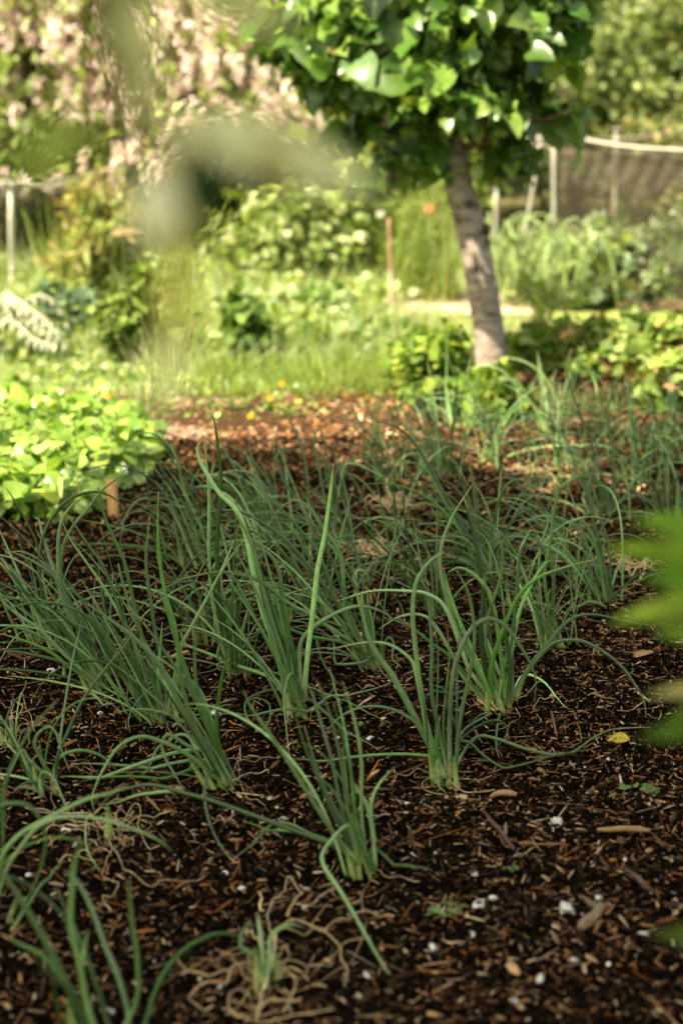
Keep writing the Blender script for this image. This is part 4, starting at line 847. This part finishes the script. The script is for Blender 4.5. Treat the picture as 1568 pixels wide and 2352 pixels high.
O('matted tangle of tan dry onion leaves with one thin green loop', 'G', (770, 1010), 0, .1, (0, 0), [
  ('G','d',2.0,[(640,810),(700,795),(760,810),(800,870),(820,1000)]), ('G','d',1.8,[(820,1010),(860,880),(920,770),(960,790),(950,900),(970,980),(1000,1040),(1090,1050)]),
  ('G','d',2.4,[(820,1030),(790,1080),(820,1160),(900,1240),(1000,1310),(1100,1290),(1250,1300),(1400,1240)]),
  ('G','d',1.8,[(660,860),(720,980),(760,1080),(720,1150),(710,1250),(770,1300),(810,1310),(760,1380),(700,1400),(720,1450),(760,1480)]),
  ('G','d',1.6,[(600,980),(680,1060),(760,1110)]), ('G','d',1.6,[(620,950),(520,945),(430,955),(390,1010),(330,1030)]), ('G','d',1.4,[(850,900),(950,860),(1050,830),(1150,835)]),
  ('G','g',2.0,[(640,820),(595,900),(590,1020),(620,1150),(700,1230)]), ('G','d',1.6,[(700,880),(740,900),(780,960),(800,1000)]), ('G','d',1.5,[(400,1140),(520,1100),(650,1080),(780,1075)])], bulbs=1, dead=22, deadr=.10, r_=.004)
O('half dead onion clump at the edge with brown curled leaves beside the thin crossed shoots', 'A', (60, 2270), 4, .16, (-.1, 0), [
  ('A','t',2.4,[(40,2250),(50,2110),(90,2010),(150,1965),(235,1975)]), ('A','d',1.8,[(60,2200),(140,1960),(200,2080),(250,2220)]), ('A','d',1.6,[(100,2300),(80,2050),(110,2000),(160,2060),(110,2150)]), ('A','d',1.6,[(120,2290),(200,2200),(210,2300)])], bulbs=2, dead=24, deadr=.09, r_=.0034)
O('onion clump with a bent hoop blade and white dry skins at its foot', 'E', (1035, 1600), 10, .27, (-.3, 0), [
  ('E','u',4.0,[(1040,1600),(1000,1350),(950,1150),(880,1050),(840,1035),(790,1080),(760,1200),(740,1340)]),
  ('E','u',4.2,[(1030,1560),(1000,1350),(960,1100),(930,850),(950,700),(980,595)]),
  ('E','u',3.2,[(1060,1540),(1070,1280),(1020,1080),(960,950)]), ('E','u',4.0,[(980,1590),(900,1590),(780,1440),(650,1300),(560,1220)]),
  ('E','u',4.0,[(1000,1590),(820,1350),(680,1230),(540,1180)]), ('E','u',3.4,[(1000,1560),(850,1350),(780,1280),(700,1220),(600,1200)]),
  ('E','u',2.8,[(1050,1590),(1180,1470),(1280,1380)]), ('E','u',2.8,[(1060,1560),(1120,1360),(1180,1290)]), ('E','g',2.4,[(1040,1640),(850,1640),(740,1720)])], dead=16)
O('tight tuft of thin chive like onion shoots with one thick dark hooked blade', 'E', (690, 1960), 16, .22, (-.12, 0), [
  ('E','u',4.4,[(680,1900),(680,1600),(680,1400),(640,1280),(580,1190),(550,1170)]), ('E','u',3.0,[(640,1940),(600,1600),(580,1400),(600,1200),(640,1070),(680,930)]),
  ('E','u',2.6,[(620,1900),(540,1600),(500,1450),(430,1300),(330,1220)]), ('E','u',1.8,[(700,1940),(740,1750),(800,1640),(870,1530)]),
  ('E','u',2.4,[(650,1900),(560,1650),(450,1450),(330,1370)]), ('E','u',3.6,[(660,1900),(640,1600),(620,1400),(665,1150),(680,1000),(712,850),(700,795),(680,790)]),
  ('E','u',2.4,[(600,1900),(520,1600),(440,1450),(450,1250),(520,1100)])], r_=.0019, arch=.1, wide=.022, bulbs=5)
O('slender onion clump with thin erect blades in front of the dry straw heap', 'C', (740, 1410), 8, .26, (-.2, 0), [
  ('C','u',2.6,[(720,1380),(560,1100),(490,900),(460,700),(440,450)]), ('C','u',2.6,[(740,1350),(620,1150),(560,950),(530,800),(520,600),(540,505)]),
  ('C','u',2.8,[(700,1370),(560,1200),(430,1000),(300,860),(240,770),(220,690)]), ('C','u',2.4,[(745,1370),(745,1000),(745,600)]),
  ('C','u',3.2,[(700,1380),(600,1180),(500,1150),(440,1190),(440,1260),(500,1340),(540,1500)])], r_=.0024)
O('onion clump with a sheaf of long blades all swept up and to one side', 'C', (1120, 1120), 9, .30, (-.4, .05), [
  ('C','u',3.8,[(1100,1090),(950,850),(850,700),(780,560),(700,450),(600,370),(510,370)]), ('C','u',4.2,[(1080,1060),(940,820),(740,480),(640,300),(560,190),(450,110),(260,60)]),
  ('C','u',3.4,[(1100,1050),(1000,750),(940,560),(830,430)]), ('C','u',3.4,[(1060,1060),(880,860),(780,700),(620,520),(520,360),(430,265)]),
  ('C','u',3.2,[(1120,1110),(960,1050),(920,900),(920,780),(960,800)]), ('C','u',4.0,[(1100,1100),(1000,950),(900,870),(700,870)]), ('C','u',3.0,[(1100,1080),(900,800),(760,560),(600,250),(530,60)])])
O('onion clump crowned by a broad thick arch, right of the sheaf swept left', 'E', (990, 1010), 8, .30, (-.15, .03), [
  ('E','u',3.2,[(1000,1000),(880,800),(820,650),(780,500),(740,430)]), ('E','u',3.8,[(1060,1000),(1000,850),(960,700),(940,500),(860,300),(790,100),(770,-20)]),
  ('E','u',5.0,[(1070,1000),(1040,850),(950,760),(860,740),(760,790),(680,880),(620,1000)]), ('E','u',3.6,[(1090,980),(1095,650),(1050,350),(1060,240),(1090,150),(1135,10)]),
  ('E','u',4.0,[(930,990),(885,880),(915,800),(925,730)]), ('E','u',3.2,[(1000,960),(900,700),(700,400),(600,250)]), ('E','u',2.6,[(1080,980),(1200,820),(1330,650),(1400,450)])])
O('onion clump with stiff dark blades standing against the right edge above the blurred leaves', 'E', (1490, 1060), 6, .26, (-.05, 0), [
  ('E','u',3.8,[(1480,1050),(1450,850),(1440,650),(1380,500),(1320,350)]), ('E','u',4.0,[(1490,1040),(1480,850),(1530,740),(1568,720)]), ('E','u',3.4,[(1530,1060),(1520,800)]),
  ('E','u',2.6,[(1460,1000),(1400,930),(1300,880),(1180,820),(1050,830)])])
O('tall dusky onion clump at the back with one blade reaching the tree foot bushes', 'E', (250, 670), 12, .30, (-.1, 0), [
  ('E','u',4.0,[(240,650),(200,450),(150,250),(90,100),(20,10)]), ('E','u',4.4,[(300,700),(290,450),(282,360)]), ('E','u',2.4,[(260,660),(180,400),(130,200),(100,50),(110,-40),(130,-120)]),
  ('E','u',2.8,[(200,640),(320,520),(430,490),(560,520),(680,600)])])
O('bushy onion clump of grassy upright blades with a pale hooked one at its shoulder', 'B', (1180, 940), 16, .30, (-.15, .02), [
  ('B','u',3.6,[(1200,950),(1120,700),(1060,400),(1030,250),(1035,160),(1060,135),(1090,180)]), ('B','u',4.2,[(1100,900),(900,600),(830,500),(780,380),(775,310),(830,270),(900,285),(950,340)]),
  ('B','u',3.2,[(1180,940),(1150,600),(1110,350),(1000,240)]), ('B','u',4.4,[(1000,1050),(1000,700),(980,450),(950,280),(880,120),(800,-20)]), ('B','u',2.8,[(1150,900),(1220,430),(1300,370),(1420,420),(1540,480)]), ('B','u',3.0,[(1180,900),(1160,600),(1180,430),(1300,340),(1450,320),(1568,320)])], wide=.03)
O('thin upright onion clump standing alone before the bark path', 'C', (430, 490), 14, .24, (-.1, 0), [('C','u',2.6,[(420,480),(380,300),(290,180),(200,100)])], r_=.0024, wide=.025)
O('dense back row onion clump with long straight blades near the picture middle', 'C', (770, 470), 16, .32, (-.15, 0), [('C','u',3.4,[(770,460),(755,200),(740,0),(700,-150)]), ('C','u',3.0,[(780,460),(650,150),(560,-50)])], wide=.03)
O('yellowing onion clump among pale straw in the back row', 'E', (800, 700), 10, .26, (-.2, 0), [('E','u',3.2,[(800,700),(700,420),(600,320),(400,300),(230,320)]), ('E','u',2.6,[(830,700),(600,120),(580,0)])], dead=22, deadr=.12, wide=.03)
O('onion clump behind the tall upright one, half hidden by its blades', 'B', (760, 880), 14, .30, (-.25, 0), [('B','u',3.2,[(750,870),(560,500),(480,380),(360,250),(230,160)]), ('B','u',3.0,[(780,870),(700,600),(600,320),(560,60)])], wide=.03)
O('onion clump between the wooden marker and the bushy one, leaning left', 'A', (1380, 1050), 9, .32, (-.3, 0), [
  ('A','u',4.2,[(1400,1060),(1330,800),(1250,500),(1180,280),(1060,170),(945,160)]), ('A','u',3.4,[(1390,1060),(1260,650),(1100,400),(1060,300)]), ('A','u',2.4,[(1380,1050),(1220,650),(1080,430),(985,345)]),
  ('A','u',3.4,[(1330,1250),(1240,1050),(1210,850),(1100,730),(1010,680),(945,685)]), ('A','u',3.0,[(1350,1100),(1180,700),(1020,610),(920,640),(850,760),(820,940)])], wide=.025)
O('onion clump behind the hooked dark blade, close under the round leaved patch', 'A', (300, 1590), 11, .30, (-.35, 0), [('A','u',3.0,[(280,1580),(200,1300),(130,1150),(0,1040)]), ('A','u',2.4,[(290,1560),(270,1000),(200,800),(100,620),(40,530)])], wide=.025)
O('short onion clump with yellow tinged thin shoots behind the wide pale foot', 'A', (640, 1800), 9, .28, (-.05, 0), [('A','u',2.2,[(650,1780),(640,1400),(650,1150)]), ('A','u',2.4,[(700,1750),(700,1450),(740,1280),(820,1190),(960,1170),(1020,1200)])], wide=.03, r_=.0024)
O('onion clump with a yellow splayed foot left of the dark straight blades', 'A', (1400, 1600), 11, .27, (-.2, 0), [('A','u',3.4,[(1380,1580),(1230,1400),(1180,1250),(1300,1050),(1450,930),(1568,860)])], wide=.02, dead=12)
O('onion clump behind the thickest blade, its foot lost in crossing leaves', 'B', (1080, 1400), 13, .28, (-.3, 0), [('B','u',3.6,[(1070,1390),(900,1050),(800,820),(700,600),(620,450),(500,420),(400,440),(270,490)]), ('B','u',3.0,[(1090,1380),(1180,1000),(1240,750),(1278,580)])], wide=.025)
O('low onion clump of spilled arching blades in front of the broad arch', 'E', (240, 1400), 10, .27, (-.2, 0), [('E','u',3.6,[(250,1400),(260,1100),(330,850),(400,770),(440,780),(520,950),(560,1050)]), ('E','u',3.4,[(230,1380),(330,1150),(430,1010),(560,965),(700,975),(820,1050)])], arch=.6)
O('onion clump behind the bent hoop blade, with flattened twisted leaves', 'E', (720, 1290), 8, .25, (-.25, 0), [], arch=.5)
O('onion clump in the back row beside the leafy row, blades nearly black green', 'E', (640, 430), 9, .28, (0, 0), [('E','u',3.4,[(640,430),(630,200),(590,0),(570,-120)]), ('E','u',4.0,[(780,420),(790,200),(780,0),(800,-130)])], wide=.04)
O('farthest onion clump near the strawberry row corner', 'E', (1230, 560), 10, .24, (-.1, 0), [('E','u',3.0,[(1230,560),(1150,350),(1120,150),(1110,60)])], wide=.04)
O('onion clump at the right edge with a looped tendril tip', 'E', (1560, 620), 8, .26, (-.1, 0), [('E','u',3.0,[(1540,620),(1440,520),(1450,440),(1475,430)]), ('E','u',3.4,[(1560,640),(1520,450),(1510,300),(1568,230)])], wide=.03)
O('faint onion clump in the back row in front of the small trunk foot bush', 'E', (60, 420), 11, .26, (-.1, 0), [], wide=.04)
O('onion clump in the back row, right of the broad arch and below the strawberries', 'E', (1270, 790), 11, .25, (-.1, 0), [('E','u',2.8,[(1270,790),(1330,600),(1420,430),(1568,360)])], wide=.03)
O('low onion clump filling the gap before the bushy one', 'D', (640, 1225), 6, .25, (-.15, 0), [], r_=.0026, arch=.55, wide=.03)
O('loose onion clump just behind the dark straight blades, tips drooping', 'D', (560, 1290), 6, .25, (-.15, 0), [], r_=.0026, arch=.55, wide=.03)
O('thin onion clump between the two dry straw heaps', 'D', (900, 1225), 6, .25, (-.15, 0), [], r_=.0026, arch=.55, wide=.03)
O('small onion clump at the back, in front of the small trunk foot bush', 'D', (1010, 1090), 6, .25, (-.15, 0), [], r_=.0026, arch=.55, wide=.03)
O('ragged onion clump before the sheaf swept to one side', 'D', (1130, 1275), 6, .25, (-.15, 0), [], r_=.0026, arch=.55, wide=.03)
O('loose onion clump between the hoop blade and the chive like tuft', 'D', (1340, 1330), 6, .25, (-.15, 0), [], r_=.0026, arch=.55, wide=.03)
O('thin onion clump behind the broad thick arch', 'D', (1440, 1105), 6, .25, (-.15, 0), [], r_=.0026, arch=.55, wide=.03)
O('small dusky onion clump right of the tall one reaching the bushes', 'D', (1230, 1130), 6, .25, (-.15, 0), [], r_=.0026, arch=.55, wide=.03)
O('low tangled onion clump beside the pale straw near the bed centre', 'D', (860, 1340), 6, .25, (-.15, 0), [], r_=.0026, arch=.55, wide=.03)
O('droopy onion clump behind the left sheaf, in front of the marker', 'D', (420, 1300), 6, .25, (-.15, 0), [], r_=.0026, arch=.55, wide=.03)
O('far corner onion clump beside the largest strawberry plant', 'D', (1520, 1010), 6, .25, (-.15, 0), [], r_=.0026, arch=.55, wide=.03)
O('far onion clump below the middle of the strawberry row', 'D', (1380, 1010), 6, .25, (-.15, 0), [], r_=.0026, arch=.55, wide=.03)
O('low onion clump whose arches cross in front of the pale straw', 'D', (1190, 1390), 6, .25, (-.15, 0), [], r_=.0026, arch=.55, wide=.03)
O('onion clump partly hidden by the blurred green leaves', 'D', (1500, 1200), 6, .25, (-.15, 0), [], r_=.0026, arch=.55, wide=.03)
O('flopping onion clump tucked left of the sprawling one', 'D', (700, 1420), 6, .25, (-.15, 0), [], r_=.0026, arch=.55, wide=.03)
for a, k in ON: onion(*a, **k)

# dry straw heaps
for (c, bp, lb) in [('C', (290, 1000), 'heap of pale dry onion straw behind the curled shoot'), ('C', (440, 680), 'thin scatter of pale dry straw on the mulch behind the larger heap'), ('E', (560, 740), 'bundle of pale straw between back row onions'), ('E', (1180, 1380), 'pale straw clump by the bent hoop blade')]:
    b = GD(*toD(c, bp)); mb = MB()
    for i in range(26):
        a = R.uniform(0, 2*pi); P = [b+[R.normal(0, .02), R.normal(0, .02), .01]]; k = R.normal(0, 1.5)
        for j in range(6): a += k*.3+R.normal(0, .3); P.append(P[-1]+np.array([cos(a)*.012, sin(a)*.012, R.normal(.004 if j < 3 else -.006, .006)]))
        mb.tube(fix(smooth(P, 16)), [.0013, .0015, .0006], TAN*R.uniform(.8, 1.5), 5)
    tag(mb.build('dry_straw', M_dry), lb, 'dry straw')

# ------------------------------------------------------------------ white shell fragments
shells = [(492,1633,36,'largest white shell chip beside the wide onion foot'),(160,1905,38,'smooth white shell chip under the hooked pale onion tip'),(1097,2083,46,'white ring shaped shell piece beside the green seedling'),(1300,2110,46,'cupped white shell piece next to the wood chunk'),
 (1372,2090,30,'narrow white shell sliver leaning on the wood chunk'),(1134,2063,22,'cream notched shell piece above the ring shaped one'),(993,2175,30,'white shell chip below the green seedling'),(1083,2153,22,'cream shell chip in front of the ring shaped one'),
 (843,2235,28,'white shell chip under the tip of the bowing blade'),(822,2290,25,'yellowish shell chip near the bottom edge'),(1240,2262,35,'white shell chip lying on a thin straw'),(1275,1892,35,'long white shell chip in open mulch'),(120,1537,24,'white shell chip left of the dense onion clump foot'),
 (245,2325,36,'white shell chip in front of the closest onion clump'),(505,2273,25,'white shell chip left of the withered onion clump'),(1060,1827,26,'pale yellow petal like shell chip by the snaking stalks')]
small = [(20,1540,12),(230,1634,15),(1315,2226,22),(1478,2172,20),(66,2015,18),(174,1953,20),(50,2160,16),(775,1685,16),(850,1690,18),(1395,1760,14),(650,1868,20),(555,2045,18),(1090,2005,18),(1340,1775,14),(112,1700,14),(330,2230,14),(460,2250,14),(355,2205,12),(935,1840,12),(520,2010,14),(1230,1500,10),(1180,2310,22),(1395,2240,14),(1000,1960,12),(700,2080,20),(620,1830,14)]
def shell(u, v_, s_, lb, grp=None):
    b = GD(u, v_); b[2] = float(gz(b[0], b[1]))+.006; r = s_/2/(FD/np.linalg.norm(b-[0, 0, CAM_H])); mb = MB(); n = 11; a = np.arange(n)*2*pi/n
    rr = r*(1+R.normal(0, .2, n)); rr2 = rr*.55; ring = s_ == 46 and 'ring' in lb; el = R.uniform(.45, .8); rot = R.uniform(0, pi)
    cx, sx = np.cos(a), np.sin(a)*el; X, Y = cx*np.cos(rot)-sx*np.sin(rot), cx*np.sin(rot)+sx*np.cos(rot)
    o = np.stack([X*rr, Y*rr, R.normal(0, .12, n)*r], 1); m_ = np.stack([X*rr2, Y*rr2, np.full(n, r*.38)], 1)
    lay = [o+b, m_+b, (m_-[0, 0, r*.12])+b, (o-[0, 0, r*.15])+b]; V = np.concatenate(lay); j = np.arange(n); j2 = (j+1) % n; Q = []
    for k in range(4 if ring else 3):
        k2 = (k+1) % 4; Q += [np.stack([k*n+j, k*n+j2, k2*n+j2, k2*n+j], -1)]
    if not ring:
        V = np.concatenate([V, [b+[0, 0, r*.45]]]); T = np.stack([n+j, n+j2, np.full(n, 4*n)], -1)
        Q = [Q[0], Q[2]]; mb.add(V, np.concatenate(Q), T, (.76, .72, .64) if 'yellow' not in lb else (.66, .55, .28))
    else: mb.add(V, np.concatenate(Q), None, (.82, .80, .76))
    tag(mb.build('eggshell', M_shell), lb, 'eggshell', grp)
for s_ in shells: shell(*s_)
for s_ in small: shell(*s_, 'tiny pale shell crumb lying in the dark mulch', 'tiny shell crumbs in the mulch')
# seedlings
for (u, v_, s_, n, lb) in [(1025, 2092, .012, 14, 'lobed green seedling beside the ring shaped shell'), (1465, 1838, .012, 8, 'small grey green seedling at the mulch edge by the blurred leaves'), (1175, 2000, .007, 7, 'tiny pale seedling in open mulch'), (815, 1662, .006, 6, 'tiny seedling by the curled green shoot'), (1170, 1660, .005, 6, 'speck sized seedling right of the two long arches')]:
    b = GD(u, v_); b[2] = float(gz(b[0], b[1]))+.006; mb = MB(); a = R.uniform(0, 2*pi, n); pos = b+np.stack([np.cos(a)*s_*R.uniform(.2, 1.6, n), np.sin(a)*s_*R.uniform(.2, 1.2, n), R.uniform(0, .008, n)], 1)
    mb.inst(T_round, pos, np.stack([np.cos(a), np.sin(a), np.full(n, .2)], 1), unit(R.normal(0, .3, (n, 3))+[0, -.2, 1]), s_*np.exp(R.normal(0, .2, n)), pal(n, [(.16,.26,.05),(.22,.32,.10)])); e = tag(mb.build('seedling', M_gloss), lb, 'seedling')
# sticks and a chunk of wood
for (p0, p1, r_, K, lb) in [((1115, 1868), (1180, 1950), .0045, (.14,.08,.06), 'dark straight twig lying slantwise below the snaking stalks'), ((1370, 1905), (1492, 1908), .0045, (.42,.24,.11), 'tan bark stick lying level near the mulch edge'), ((1330, 2135), (1392, 2085), .011, (.34,.22,.13), 'chunk of split wood among the white shells'), ((1330, 2060), (1382, 2098), .006, (.2,.13,.1), 'grey brown splinter touching the wood chunk'),
        ((1265, 1632), (1278, 1690), .0028, (.3,.17,.08), 'thin upright splinter beside the long arches'), ((1125, 1830), (1185, 1825), .0045, (.48,.28,.14), 'tan frayed stick just below the snaking stalks'), ((1425, 1990), (1500, 2050), .006, (.17,.10,.07), 'broad brown bark strip near the right edge')]:
    a, b = GD(*p0, .014), GD(*p1, .014); mb = MB(); m_ = (a+b)/2+[0, 0, .003]; mb.tube(np.array([a, a*.6+m_*.4+R.normal(0, .0012, 3), m_+R.normal(0, .0015, 3), b*.6+m_*.4+R.normal(0, .0012, 3), b]), [r_*.5, r_*.95, r_, r_*1.1, r_*.6], np.array(K)*.8, 7, 12, .6)
    tag(mb.build('wood_stick', M_wood), lb, 'stick')
# the yellow fallen leaf
b = GD(1445, 1698, .016); mb = MB(); mb.inst(T_ov, [b], np.array([[-1, .1, .1]]), np.array([[0, -.3, 1.]]), np.array([.036]), [(.5, .38, .05)]); tag(mb.build('fallen_leaf', M_dry), 'yellow fallen leaf on the mulch near the blurred plant', 'leaf')
